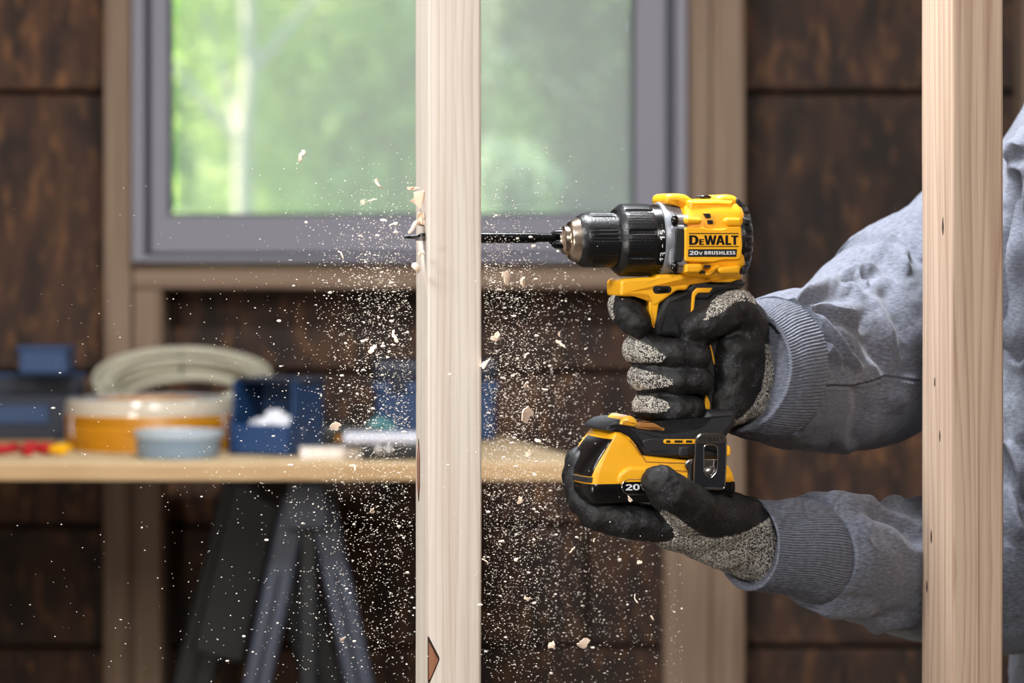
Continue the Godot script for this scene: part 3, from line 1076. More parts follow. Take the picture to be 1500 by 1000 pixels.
# ------------------------------------------------------------------ the drill
func letters(text: String, x0: float, x1: float, y0: float, y1: float, zl: float, mat: Material, parent: Node, called := "lettering", deep := 0.0003, tilt := 0.0, turn := 0.0, heavy := false) -> void:   # fills the box of picture columns and rows
	var f := SystemFont.new()
	f.font_names = PackedStringArray(["Droid Sans"])
	f.font_weight = 700
	var t := TextMesh.new()
	t.text = text
	t.font = f
	t.font_size = 64
	t.pixel_size = 0.01
	t.depth = 0.02
	t.curve_step = 1.0
	var st := SurfaceTool.new()
	var bold := [-0.9, 0.0, 0.9] if heavy else [0.0]
	for k in bold:       # a heavier cut: the same outlines set side by side
		st.append_from(t, 0, Transform3D(Basis(), Vector3(k * 0.016, absf(k) * 0.002, 0)))
	var me := st.commit()
	var bb := me.get_aabb()
	var a := q(x0, y1, zl)
	var b := q(x1, y0, zl)
	var w := b.x - a.x
	var h := b.y - a.y
	var mid := (a + b) / 2
	var sx := (w if turn == 0.0 else h) / bb.size.x
	var sy := (h if turn == 0.0 else w) / bb.size.y
	var bas := Basis(Vector3.RIGHT, tilt) * Basis(Vector3(0, 0, 1), turn) * Basis.from_scale(Vector3(sx, sy, deep / bb.size.z))
	var c := bb.get_center()
	part(called, me, mat, parent, Transform3D(bas, mid - bas * c))


func dslab(poly: Array, zl: float, z0: float, z1: float, bev := 0.0015, rad := 0.002, steps := 3) -> MB:
	return MB.new().slab(soft(qq(poly, zl), rad), z0, z1, bev, steps)


func rect_px(x0: float, y0: float, x1: float, y1: float) -> Array:
	return [x0, y0, x1, y0, x1, y1, x0, y1]


func prof(a: Array) -> Array:     # columns and radii in picture pixels -> metres along the drill
	var o := []
	for i in range(0, a.size(), 2):
		o.append(q(a[i], 350, 0).x)
		o.append(a[i + 1] * 0.000505)
	return o


func drill() -> void:
	var d := thing("cordless_drill", "yellow and black cordless drill held by two gloved hands, its bit through the pale stud", "drill", dorg, DYAW)
	var ay := q(950, 351.5, 0).y
	var ax := Transform3D(Basis(), Vector3(0, ay, 0))
	# bit
	var bit := part("drill_bit", MB.new().lathe(prof([640, 0, 640, 8.0, 783, 8.0, 788, 6.4, 820, 6.4, 820, 0]), 24, Transform3D(Basis(), Vector3(0, q(750, 348, 0).y, 0))), M.bit, d)
	var bl := PackedVector2Array()
	for p in [[640, 3], [632, 16], [616, 17], [612, 16], [611, 6], [592, 0.8], [592, -0.8], [611, -6], [612, -16], [616, -17], [632, -16], [640, -3]]:
		bl.append(Vector2(q(p[0], 350, 0).x, p[1] * 0.0005))
	part("spade_blade", MB.new().slab(bl, -0.0011, 0.0011, 0.0004, 1, Transform3D(Basis(Vector3.RIGHT, 1.36), Vector3(0, q(750, 347, 0).y, 0))), M.bit, bit)
	# chuck
	var jaw := MB.new()
	for k in 3:
		var a := TAU * k / 3 + 0.3
		jaw.lathe(prof([807, 0, 807, 3.2, 812, 6.5, 828, 8, 828, 0]), 10, Transform3D(Basis(), Vector3(0, ay + cos(a) * 0.0042, sin(a) * 0.0042)))
	var nose := part("chuck_nose", MB.new().lathe(prof([818, 9, 818, 12, 824, 17, 825, 20.5, 831, 21, 832, 25.5, 835, 28.5, 851, 36, 853, 36, 853, 9]), 64, ax, null, true), M.nickel, d)
	part("chuck_jaw", jaw, M.bit, nose)
	var fl := func(x: float, r: float, a: float) -> float:
		var g := fposmod(a * 6.0 / TAU + 0.12, 1.0)
		var on := smoothstep(0.20, 0.24, g) * (1.0 - smoothstep(0.62, 0.66, g))
		var inx: float = smoothstep(q(856, 350, 0).x, q(864, 350, 0).x, x) * (1.0 - smoothstep(q(896, 350, 0).x, q(902, 350, 0).x, x))
		return r - 0.0007 * on * inx * (0.5 - 0.5 * cos(g * TAU * 7.0))
	part("chuck_sleeve", MB.new().lathe(prof([845, 30, 845, 34.5, 847, 36, 852, 38.9, 855, 39.6, 859, 39.8, 864, 39.8, 870, 39.8, 876, 39.8, 882, 39.8, 888, 39.8, 894, 39.8, 898, 39.8, 902, 39.8, 908, 39.8, 911, 30]), 168, ax, fl), M.black, d)
	# torque collar
	var rb := func(x: float, r: float, a: float) -> float:
		var inx: float = smoothstep(q(906, 350, 0).x, q(911, 350, 0).x, x) * (1.0 - smoothstep(q(946, 350, 0).x, q(949, 350, 0).x, x))
		var big := smoothstep(0.70, 1.0, cos(a * 9.0 + 0.5))
		return r - inx * (0.0011 * big + 0.00022 * (0.5 + 0.5 * cos(a * 72.0)))
	var col := part("torque_collar", MB.new().lathe(prof([899, 36, 899, 44.5, 902, 48.2, 907, 52.0, 909, 53, 914, 53.2, 922, 53.3, 936, 53.3, 945, 53, 948, 52.4, 950, 50.6, 950, 36]), 216, ax, rb), M.black, d)
	var ringp := part("number_ring", MB.new().lathe(prof([949, 40, 949, 51.4, 951, 52.0, 961, 52.8, 961, 40]), 96, ax), M.dark_gloss, d)
	var R := 0.0263
	for k in [["15", 344, 10.0], ["13", 376, 10.0], ["11", 396, 6.0]]:
		var yy: float = q(970, k[1], R).y - ay
		var ph := asin(clampf(yy / R, -1, 1))
		var zz := R * cos(ph) + 0.0001
		letters(k[0], 966.5, 974, k[1] - k[2] * 0.75, k[1] + k[2] * 0.75, zz, M.white_ink, ringp, "lettering", 0.0002, -ph, PI / 2)
	for yy in [360, 387, 331]:
		var ph := asin(clampf((q(970, yy, R).y - ay) / R, -1, 1))
		part("index_mark", MB.new().box(Vector3.ZERO, Vector3(0.0012, 0.0022, 0.0003), 0, Transform3D(Basis(Vector3.RIGHT, -ph), Vector3(q(971, yy, R * cos(ph)).x, ay + R * sin(ph), R * cos(ph)))), M.white_ink, ringp)
	# gear case
	var gc := part("gear_case", MB.new().lathe(prof([960, 40, 960, 52, 961.5, 54.8, 966, 56.5, 973, 56.5, 977, 55, 984, 54, 1012, 54, 1012, 40]), 96, ax), M.grey_case, d)
	for k in [[323, 0.0215], [391, 0.0205]]:
		var yb: float = q(1000, k[0], 0.03).y
		part("screw_boss", MB.new().lathe(prof([980, 0, 980, 6, 981, 8, 1000, 8.5, 1010, 8.5, 1010, 0]), 28, Transform3D(Basis(), Vector3(-0.004, yb, k[1]))), M.grey_case, gc)
		part("screw", MB.new().ball(q(988.5, k[0], 0.0275), Vector3(0.0030, 0.0042, 0.0022), 8), M.dark_gloss, gc)
	part("side_web", dslab([981, 330, 1008, 329, 1008, 390, 980, 390], 0.0275, 0.012, 0.0280, 0.002, 0.004), M.grey_case, gc)
	part("rubber_pad", dslab([990, 336, 994, 333.5, 1001, 333.5, 1004, 337, 1003.5, 348, 1002, 378, 999, 384, 990, 384, 986.5, 380, 988.5, 366, 989, 345], 0.029, 0.02, 0.0292, 0.0012, 0.002), M.rubber, gc)
	# motor housing
	var hs := MB.new()
	var rings := []
	for s in [[988, 300, 404, 0.0195, 3.0], [989, 297, 407, 0.0225, 3.0], [992, 294, 409, 0.0255, 3.2], [1000, 292, 411, 0.0275, 3.4], [1036, 291, 412, 0.0280, 3.6], [1066, 291, 413, 0.0278, 3.6], [1073, 293, 413, 0.0268, 3.4], [1077, 297, 411, 0.0245, 3.0]]:
		var g := PackedVector3Array()
		var yt := q(s[0], s[1], 0).y
		var yb := q(s[0], s[2], 0).y
		for j in 72:
			var a := TAU * j / 72
			var e: float = 2.0 / s[4]
			g.append(Vector3(q(s[0], 350, 0.0).x, (yt + yb) / 2 + (yt - yb) / 2 * signf(sin(a)) * pow(absf(sin(a)), e), s[3] * signf(cos(a)) * pow(absf(cos(a)), e)))
		rings.append(g)
	hs.loft(rings)
	var ho := part("motor_housing", hs, M.yellow, d)
	# raised crest at the front, saddle, rear crest
	part("front_crest", dslab([971, 299, 971, 288, 975, 284, 984, 283, 1002, 284.5, 1011, 291.5, 1020, 296, 1022, 318, 1006, 322, 1000, 306, 990, 301], 0.012, -0.0185, 0.0185, 0.004, 0.003, 4), M.yellow, ho)
	part("rear_crest", dslab([1042, 296, 1048, 287, 1058, 284.5, 1070, 285, 1079, 289, 1081, 303, 1082, 330, 1046, 330], 0.016, -0.0215, 0.0215, 0.0045, 0.003, 4), M.yellow, ho)
	part("saddle", dslab([1008, 293, 1046, 292, 1076, 293, 1078, 332, 1008, 332], 0.024, -0.0238, 0.0238, 0.004, 0.002, 4), M.yellow, ho)
	part("speed_switch", dslab([1023, 291, 1026, 286, 1036, 285.5, 1043, 289, 1046, 292], 0.004, -0.006, 0.008, 0.0015, 0.002), M.dark_gloss, ho)
	# side mouldings
	part("side_rib", dslab([1004, 318, 1026, 319, 1028, 323, 1027, 327, 1004, 328], 0.03, 0.022, 0.0316, 0.0022, 0.002, 4), M.yellow, ho)
	part("side_rib", dslab([1062, 319, 1085, 319, 1086, 331, 1066, 331, 1060, 325], 0.03, 0.022, 0.0310, 0.002, 0.002, 4), M.yellow, ho)
	part("side_rib", dslab([1004, 386, 1027, 386, 1031, 392, 1026, 399, 1003, 400], 0.03, 0.020, 0.0312, 0.0022, 0.002, 4), M.yellow, ho)
	part("side_rib", dslab([1053, 391, 1084, 388, 1084, 400, 1056, 401, 1051, 396], 0.03, 0.020, 0.0312, 0.0022, 0.002, 4), M.yellow, ho)
	part("side_rib", dslab([1032, 402, 1050, 388, 1056, 389, 1040, 404], 0.029, 0.018, 0.0300, 0.0015, 0.001, 3), M.yellow, ho)
	var panel := part("label_panel", dslab([1003, 333, 1030, 332, 1036, 335, 1060, 335, 1066, 332, 1086, 331, 1088, 360, 1085, 380, 1058, 381, 1046, 384, 1028, 384, 1003, 383], 0.030, 0.020, 0.0303, 0.0012, 0.002), M.yellow, ho)
	for k in [[1031, 312.5, 1040, 318.5, 3], [1036, 322.5, 1044, 328, 1], [1033, 388, 1041, 392, -2], [1028, 396, 1033, 401, -1]]:
		var v: Array = k
		part("vent_slot", dslab([v[0], v[1], v[2], v[1], v[2] + v[4] * 0.4, v[3], v[0] + v[4], v[3]], 0.0285, 0.018, 0.0291, 0.0002, 0.0003, 1), M.ink, ho)
	var zt := 0.0304
	letters("D", 1009.5, 1023, 344.5, 358.5, zt, M.ink, panel, "lettering", 0.0003, 0.0, 0.0, true)
	letters("E", 1024.2, 1031.5, 350, 358.5, zt, M.ink, panel, "lettering", 0.0003, 0.0, 0.0, true)
	letters("WALT", 1031.5, 1081.5, 344.5, 358.5, zt, M.ink, panel, "lettering", 0.0003, 0.0, 0.0, true)
	part("logo_bar", dslab(rect_px(1009, 341.2, 1082, 342.4), zt, zt - 0.0004, zt + 0.0002, 0, 0.0001, 1), M.ink, panel)
	part("logo_bar", dslab(rect_px(1009, 360.2, 1082, 361.4), zt, zt - 0.0004, zt + 0.0002, 0, 0.0001, 1), M.ink, panel)
	var st := part("label_strip", dslab([1008.5, 364.8, 1079.5, 364.8, 1078.5, 376, 1008, 376], zt, zt - 0.0004, zt + 0.0003, 0.0001, 0.0003, 1), M.ink, panel)
	letters("20", 1010, 1023, 367.2, 373.2, zt + 0.0003, M.white_ink, st)
	letters("V", 1024, 1029, 368.8, 373.2, zt + 0.0003, M.white_ink, st)
	letters("BRUSHLESS", 1032, 1077, 367.6, 372.8, zt + 0.0003, M.white_ink, st)
	# rear cap
	var capm := func(x: float, r: float, a: float) -> float:
		var on: float = smoothstep(q(1075, 350, 0).x, q(1078, 350, 0).x, x) * (1.0 - smoothstep(q(1086, 350, 0).x, q(1088, 350, 0).x, x))
		return r - 0.0012 * on * smoothstep(-0.2, 0.4, cos(a * 22.0))
	var rc := part("rear_cap", MB.new().lathe(prof([1066, 40, 1066, 57, 1074, 58, 1077, 57, 1082, 56.5, 1085, 55, 1088, 50, 1089, 40, 1089, 0]), 132, Transform3D(Basis(), Vector3(0, ay + 0.0006, 0)), capm), M.black, d)
	part("end_plate", MB.new().lathe(prof([1084, 0, 1084, 27, 1092, 27, 1095, 23, 1096, 0]), 8, Transform3D(Basis(Vector3.RIGHT, PI / 8), Vector3(0, q(1098, 355, 0).y, 0))), M.foot, rc)
	part("top_bumper", dslab([1074, 294, 1077, 288.5, 1084, 296, 1089, 313, 1085, 318, 1078, 310], 0.016, -0.018, 0.0222, 0.002, 0.002), M.rubber, rc)
	part("side_bumper", dslab([1086, 317, 1099, 320, 1098, 331, 1086, 331], 0.024, 0.005, 0.0278, 0.003, 0.002), M.rubber, rc)
	part("side_bumper", dslab([1084, 389, 1095, 388, 1092, 402, 1083, 402], 0.024, 0.005, 0.0278, 0.003, 0.002), M.rubber, rc)
	# handle
	var gr := part("grip", dslab([975, 430, 985, 428, 1004, 426, 1018, 409, 1035, 408, 1042, 413, 1080, 414, 1084, 405, 1089, 405, 1086, 426, 1070, 430, 1064, 440, 1070, 470, 1082, 540, 1084, 600, 1086, 622, 1036, 622, 1030, 600, 1012, 560, 1000, 510, 990, 494, 960, 498, 952, 470, 965, 445], 0.017, -0.0165, 0.0165, 0.006, 0.004, 5), M.rubber, d)
	for k in 14:
		var y := 438.0 + k * 3.2
		part("grip_line", dslab(rect_px(975 if k > 4 else 990 - k, y, 1003, y + 1.1), 0.0165, 0.0155, 0.0168, 0.0001, 0.0001, 1), M.rubber, gr)
	part("grip_shoulder", dslab([1005, 424, 1019, 409.5, 1034, 409, 1041, 415, 1084, 415, 1083, 424, 1050, 428, 1040, 440, 1018, 440], 0.0185, -0.018, 0.018, 0.003, 0.002, 4), M.rubber, gr)
	part("grip_stripe", dslab([1015, 428, 1021, 421.5, 1044.5, 421.5, 1039.5, 428.5, 1023, 428.5, 1019, 434, 1016.5, 456, 1013.5, 458], 0.0195, 0.015, 0.0192, 0.0006, 0.0008), M.yellow, gr)
	part("grip_stripe", dslab([1033.5, 577, 1037, 580, 1041, 590, 1041, 612, 1036, 611.5, 1033, 605], 0.0185, 0.012, 0.0176, 0.0006, 0.0008), M.yellow, gr)
	part("grip_stripe", dslab([1040.5, 505, 1042.5, 505, 1048, 528, 1048, 534, 1046, 531], 0.0185, 0.012, 0.0172, 0.0004, 0.0003), M.yellow, gr)
	# yellow trigger housing with its spike
	var th := part("trigger_housing", dslab([909, 432, 908.5, 413, 913, 408.5, 930, 407, 961, 405.5, 964, 402, 1003, 401, 1084, 402, 1083, 409, 1073, 413.5, 1045, 413.5, 1041, 407, 1021, 407, 1011, 418, 1006, 425, 993, 425, 986, 430, 964.5, 446, 960, 449, 951.5, 446, 950.5, 440, 946, 434.5, 912, 434], 0.019, -0.019, 0.0195, 0.0024, 0.002, 5), M.yellow, d)
	part("guard_spike", dslab([950.5, 438, 967, 440, 964.5, 447.5, 962.5, 462, 958, 481, 955.5, 477, 951.5, 456], 0.0185, -0.0185, 0.0188, 0.0008, 0.0006, 3), M.yellow, th)
	part("button_recess", dslab([956, 422, 959, 418.5, 981, 418.5, 984.5, 423, 982, 429, 960, 430.5, 956.5, 427], 0.0196, 0.015, 0.0198, 0.0003, 0.002, 2), M.ink, th)
	part("direction_button", dslab([962, 424, 965, 420.5, 978, 420.5, 981, 424, 978, 428, 965, 428.5], 0.0205, 0.015, 0.0214, 0.0012, 0.002, 3), M.dark_gloss, th)
	part("trigger", dslab([922, 434, 950, 434, 956, 480, 946, 490, 938, 470], 0.008, -0.009, 0.009, 0.003, 0.003), M.rubber, d)
	# foot
	var ft := part("battery_foot", dslab([885, 632, 893, 621, 903, 616, 915, 613.5, 940, 615, 975, 626, 1000, 622.5, 1020, 619, 1031, 612, 1036, 600, 1080, 600, 1079, 622, 1064, 640, 1066, 673, 945, 672, 936, 660, 924, 638.5, 905, 632.5], 0.031, -0.032, 0.032, 0.005, 0.004, 5), M.foot, d)
	part("foot_panel", dslab([940, 645, 952, 641, 1030, 641, 1034, 668, 950, 668], 0.0335, 0.028, 0.0330, 0.0012, 0.003, 3), M.foot, ft)
	part("light_lens", dslab([905, 622, 910, 614, 916, 608.5, 923, 608, 931, 613, 935, 621, 930, 626, 920, 624], 0.030, -0.010, 0.0335, 0.0030, 0.002, 4), M.amber, ft)
	part("indicator_window", dslab([928, 628, 932, 617, 957, 617.5, 968, 623, 976, 630, 950, 631], 0.031, -0.016, 0.0325, 0.002, 0.002, 3), M.bronze, ft)
	var sl := part("screw_strip", dslab([972, 645.5, 974, 643, 1022, 643, 1022, 650, 974, 650, 972, 648], 0.0335, 0.028, 0.0338, 0.0005, 0.0006, 2), M.yellow, ft)
	for k in [[976, 982], [988, 1000], [1005, 1014]]:
		part("strip_slot", dslab(rect_px(k[0], 644.8, k[1], 648.2), 0.034, 0.032, 0.0341, 0.0001, 0.0003, 1), M.ink, sl)
	letters("DEWALT", 952.5, 980, 658, 664, 0.0331, M.ink, ft)
	part("hook_mount", dslab([994, 653, 1011, 651, 1011, 670, 994, 670], 0.0350, 0.028, 0.0352, 0.002, 0.003, 3), M.foot, ft)
	# battery
	var bp := part("battery_pack", battery_body(), M.yellow, d)
	part("battery_step", dslab([909, 690, 920, 683, 952, 683, 1000, 690, 1072, 694, 1077, 708, 905, 711, 903, 700], 0.0385, 0.02, 0.0385, 0.003, 0.004, 4), M.yellow, bp)
	for gpts in [[923, 645, 930, 652, 938, 664, 946, 676, 975, 677.5, 1003, 678], [946, 686.5, 975, 688, 1008, 690]]:
		var gp := PackedVector3Array()
		for k in range(0, gpts.size(), 2):
			gp.append(q(gpts[k], gpts[k + 1], 0.0362 if gpts[1] < 650 else 0.0385))
		part("battery_groove", MB.new().tube(gp, 0.0004, 6), M.bronze, bp)
	part("battery_base", battery_ring([[709, 0.0, 1080], [713, -0.0005, 1081], [722, -0.0005, 1081], [731, 0.001, 1078], [737, 0.004, 1074]], true), M.dark_gloss, bp)
	part("battery_cheek", dslab([1041, 690, 1061, 690, 1074, 702, 1077, 709, 1044, 712], 0.0380, 0.02, 0.0378, 0.002, 0.004), M.dark_gloss, bp)
	part("release_button", battery_button(), M.dark_gloss, bp)
	part("button_ledge", battery_lip(), M.foot, bp)
	var bd := part("voltage_badge", MB.new().frame(soft(qq([911, 708, 918, 701.5, 952, 701.5, 958, 712, 952, 725, 918, 725, 911, 718], 0.039), 0.003), soft(qq([912.2, 708.4, 918.5, 702.7, 951, 702.7, 956.6, 712, 951, 723.8, 918.5, 723.8, 912.2, 717.8], 0.039), 0.003), 0.034, 0.0387, 0.0002), M.steel, bp)
	part("badge_plate", dslab([911.5, 708, 918, 702, 952, 702, 957.5, 712, 952, 724.5, 918, 724.5, 911.5, 718], 0.0385, 0.03, 0.0384, 0.0003, 0.003, 1), M.dark_gloss, bd)
	letters("20V", 916.5, 950, 708.5, 718, 0.0385, M.white_ink, bd)
	# belt hook: bent steel plate with a window
	var hz := 0.0445
	var out := soft(qq([1019, 652, 1020, 641, 1026, 634.5, 1057, 634.5, 1064, 641, 1063.5, 680, 1061.5, 716.5, 1016, 716, 1017.5, 680], hz), 0.003)
	var inn := soft(qq([1031, 660, 1031, 654, 1035, 651, 1048, 651, 1051.5, 655, 1051.5, 672, 1050, 691, 1041, 701, 1031, 693], hz), 0.002)
	var hk := part("belt_hook", MB.new().frame(out, inn, hz - 0.0018, hz, 0.0004), M.steel_dark, d)
	for o2 in [out, inn]:
		var rim := PackedVector3Array()
		for p in o2:
			rim.append(Vector3(p.x, p.y, hz - 0.0003))
		part("hook_highlight", MB.new().tube(rim, 0.00055, 8, true), M.steel, hk)  # bright tubes put in as highlights along the plate edges
	part("lit_hook_edge", dslab([1016, 713, 1061.5, 713.5, 1061.5, 717, 1016, 717], hz, 0.036, hz + 0.0003, 0.0008, 0.0008), M.steel, hk)  # lower edge in brighter steel, standing for its highlight
	part("hook_clip", dslab([1003, 681, 1008, 672, 1018, 671.5, 1052, 672, 1052, 716, 1012, 716.5, 1007, 712, 1008, 690], 0.0405, 0.0375, 0.0405, 0.0012, 0.002), M.steel, hk)
	part("hook_boss", MB.new().ball(q(1041, 692, 0.041), Vector3(0.0055, 0.0045, 0.0018), 10), M.steel, hk)
	part("hook_crown", dslab([1020, 642, 1027, 635, 1056, 635, 1063, 641, 1062, 649, 1021, 650], hz, hz - 0.0006, hz + 0.0004, 0.0003, 0.002, 2), M.steel, hk)
	letters("DEWALT", 1024, 1060, 639, 647, hz + 0.0004, M.ink, hk)
	part("hook_pin", dslab([1064, 652, 1068, 652, 1070, 656, 1070, 664, 1067, 668.5, 1064, 668], 0.030, 0.022, 0.0325, 0.002, 0.002), M.yellow, ft)


func bow(xf: float, xc: float, xr: float, py: float, hz: float, grow := 0.0) -> PackedVector3Array:   # plan of the pack at one height: rounded nose, straight sides
	var g := PackedVector3Array()
	var c := q(xc, py, hz)
	var f := q(xf, py, 0.0).x - grow
	var r := q(xr, py, hz).x + grow
	var y := c.y
	var h := hz + grow
	for j in 21:
		var a := -PI / 2 + PI * j / 20
		var e := 0.72
		g.append(Vector3(c.x - (c.x - f) * pow(cos(a), e) if absf(a) < 1.57 else c.x, y, signf(sin(a)) * pow(absf(sin(a)), e) * h))
	g.append(Vector3(r - 0.006, y, h))
	g.append(Vector3(r - 0.0015, y, h - 0.002))
	g.append(Vector3(r, y, h - 0.007))
	g.append(Vector3(r, y, -h + 0.007))
	g.append(Vector3(r - 0.0015, y, -h + 0.002))
	g.append(Vector3(r - 0.006, y, -h))
	return g


const NOSE := [[632.5, 884, 904, 908, 0.0315], [634, 880, 903, 914, 0.0335], [640, 874, 902, 925, 0.0345], [652, 864, 896, 935, 0.0352], [668, 853, 889, 944, 0.0358], [676, 848, 886, 1006, 0.0360], [681, 846, 884, 1063, 0.0362], [686, 843, 882, 1071, 0.0365], [697, 840, 879, 1077, 0.0370], [710, 838, 877, 1080, 0.0372]]


func battery_body() -> MB:
	var rings := []
	for s in NOSE:
		rings.append(bow(s[1], s[2], s[3], s[0], s[4]))
	return MB.new().loft(rings)


func battery_ring(levels: Array, _c: bool) -> MB:
	var rings := []
	for s in levels:
		rings.append(bow(838 + s[1] * 2000.0, 877, s[2], s[0], 0.0374 - s[1]))
	return MB.new().loft(rings)


func nose_point(py: float, ang: float, grow: float) -> Vector3:
	var k := 0
	while k < NOSE.size() - 2 and NOSE[k + 1][0] < py:
		k += 1
	var w: float = clampf((py - NOSE[k][0]) / (NOSE[k + 1][0] - NOSE[k][0]), 0, 1)
	var s := []
	for i in 5:
		s.append(lerpf(NOSE[k][i], NOSE[k + 1][i], w))
	var c := q(s[2], py, s[4])
	var f := q(s[1], py, 0.0).x - grow
	var h: float = s[4] + grow
	return Vector3(c.x - (c.x - f) * pow(maxf(cos(ang), 0.0), 0.72), c.y, signf(sin(ang)) * pow(absf(sin(ang)), 0.72) * h)


func nose_patch(py0: float, py1: float, a0: float, a1: float, grow: float, slant := 0.0) -> MB:    # a plate that follows the nose of the pack
	var rings := []
	for i in 13:
		var py := lerpf(py0, py1, i / 12.0)
		var g := PackedVector3Array()
		var edge := grow if i > 0 and i < 12 else grow * 0.3
		for j in 17:
			var a := lerpf(a0, a1 + slant * (1.0 - i / 12.0), j / 16.0)
			g.append(nose_point(py, a, edge if j > 0 and j < 16 else edge * 0.4))
		for j in 17:
			var a := lerpf(a1 + slant * (1.0 - i / 12.0), a0, j / 16.0)
			g.append(nose_point(py, a, -0.003))
		rings.append(g)
	return MB.new().loft(rings)


func battery_button() -> MB:
	return nose_patch(643, 698, -0.55, 1.12, 0.0009, 0.28)


func battery_lip() -> MB:
	return nose_patch(699, 707, -0.7, 1.2, 0.0016)


# ------------------------------------------------------------------ soft bodies: smooth-joined tapered bones, meshed as surface nets
class Body:
	var a := PackedVector3Array()
	var ba := PackedVector3Array()
	var inv := PackedFloat32Array()
	var ra := PackedFloat32Array()
	var dr := PackedFloat32Array()
	var kk := PackedFloat32Array()

	func bone(p: Vector3, p2: Vector3, r: float, r2: float, k: float) -> void:
		a.append(p)
		ba.append(p2 - p)
		inv.append(1.0 / maxf(1e-9, (p2 - p).length_squared()))
		ra.append(r)
		dr.append(r2 - r)
		kk.append(k)

	func chain(pts: Array, rs: Array, k: float) -> void:
		for i in pts.size() - 1:
			bone(pts[i], pts[i + 1], rs[i], rs[i + 1], k)

	func at(p: Vector3) -> float:
		var d := 1e3
		for i in a.size():
			var pa := p - a[i]
			var h := clampf(pa.dot(ba[i]) * inv[i], 0.0, 1.0)
			var e := (pa - ba[i] * h).length() - ra[i] - dr[i] * h
			var k := kk[i]
			var g := k - absf(d - e)
			d = minf(d, e)
			if g > 0.0:
				d -= g * g / (4.0 * k)
		return d

	func nets(cell: float, warp = null, zone = null) -> Array:    # one mesh, or two when zone tells the vertices apart
		var lo := Vector3.ONE * 1e9
		var hi := -lo
		for i in a.size():
			var r := maxf(ra[i], ra[i] + dr[i]) + cell * 3.0
			for p in [a[i], a[i] + ba[i]]:
				lo = lo.min(p - Vector3.ONE * r)
				hi = hi.max(p + Vector3.ONE * r)
		var B := 4
		var nb := Vector3i(((hi - lo) / (cell * B)).ceil())
		var n := nb * B + Vector3i.ONE
		var val := PackedFloat32Array()
		val.resize(n.x * n.y * n.z)
		val.fill(1e3)
		var sx := 1
		var sy := n.x
		var sz := n.x * n.y
		var act := PackedInt32Array()
		var reach := cell * B * 0.87 + cell
		for bz in nb.z:
			for by in nb.y:
				for bx in nb.x:
					var mid := lo + Vector3(bx + 0.5, by + 0.5, bz + 0.5) * cell * B
					var dm := at(mid)
					if absf(dm) > reach:
						continue
					act.append_array([bx, by, bz])
					for z in range(bz * B, bz * B + B + 1):
						for y in range(by * B, by * B + B + 1):
							var o := z * sz + y * sy
							for x in range(bx * B, bx * B + B + 1):
								if val[o + x] > 900.0:
									val[o + x] = at(lo + Vector3(x, y, z) * cell)
		var vid := {}
		var vs := PackedVector3Array()
		var cells := PackedInt32Array()
		var off := [0, sx, sy, sx + sy, sz, sx + sz, sy + sz, sx + sy + sz]
		var edges := [[0, 1], [2, 3], [4, 5], [6, 7], [0, 2], [1, 3], [4, 6], [5, 7], [0, 4], [1, 5], [2, 6], [3, 7]]
		for b in range(0, act.size(), 3):
			for z in range(act[b + 2] * B, act[b + 2] * B + B):
				for y in range(act[b + 1] * B, act[b + 1] * B + B):
					for x in range(act[b] * B, act[b] * B + B):
						var o := z * sz + y * sy + x
						var m := 0
						for k in 8:
							if val[o + off[k]] < 0.0:
								m |= 1 << k
						if m == 0 or m == 255:
							continue
						var s := Vector3.ZERO
						var c := 0
						for e in edges:
							var u: float = val[o + off[e[0]]]
							var w: float = val[o + off[e[1]]]
							if (u < 0.0) != (w < 0.0):
								var t := u / (u - w)
								var p0 := Vector3(e[0] & 1, (e[0] >> 1) & 1, e[0] >> 2)
								var p1 := Vector3(e[1] & 1, (e[1] >> 1) & 1, e[1] >> 2)
								s += p0.lerp(p1, t)
								c += 1
						vid[o] = vs.size()
						vs.append(lo + (Vector3(x, y, z) + s / c) * cell)
						cells.append_array([x, y, z])
		var idx := PackedInt32Array()
		var ax := [[sx, sy, sz], [sy, sz, sx], [sz, sx, sy]]
		for i in vs.size():
			var o := cells[i * 3 + 2] * sz + cells[i * 3 + 1] * sy + cells[i * 3]
			for k in 3:
				var d: int = ax[k][0]
				var e: int = ax[k][1]
				var f: int = ax[k][2]
				var u := val[o]
				var w := val[o + d]
				if (u < 0.0) == (w < 0.0):
					continue
				if not (vid.has(o - e) and vid.has(o - f) and vid.has(o - e - f)):
					continue
				var A: int = i
				var Bv: int = vid[o - e]
				var C: int = vid[o - e - f]
				var D: int = vid[o - f]
				if u < 0.0:
					idx.append_array([A, Bv, C, A, C, D])
				else:
					idx.append_array([A, C, Bv, A, D, C])
		return Body.finish(vs, idx, warp, zone)

	static func normals(vs: PackedVector3Array, idx: PackedInt32Array) -> PackedVector3Array:
		var nn := PackedVector3Array()
		nn.resize(vs.size())
		for f in range(0, idx.size(), 3):
			var c := (vs[idx[f + 1]] - vs[idx[f]]).cross(vs[idx[f + 2]] - vs[idx[f]]) * 1e4
			nn[idx[f]] += c
			nn[idx[f + 1]] += c
			nn[idx[f + 2]] += c
		for i in nn.size():
			nn[i] = nn[i].normalized()
		return nn

	static func finish(vs: PackedVector3Array, idx: PackedInt32Array, warp = null, zone = null) -> Array:
		# outside out, by the sign of the volume
		var vol := 0.0
		var o := vs[0]
		for f in range(0, idx.size(), 3):
			vol += (vs[idx[f]] - o).dot((vs[idx[f + 1]] - o).cross(vs[idx[f + 2]] - o))
		if vol < 0.0:
			for f in range(0, idx.size(), 3):
				var k := idx[f + 1]
				idx[f + 1] = idx[f + 2]
				idx[f + 2] = k
		var nn := Body.normals(vs, idx)
		if warp != null:
			for i in vs.size():
				vs[i] = warp.call(vs[i], nn[i])
			nn = Body.normals(vs, idx)
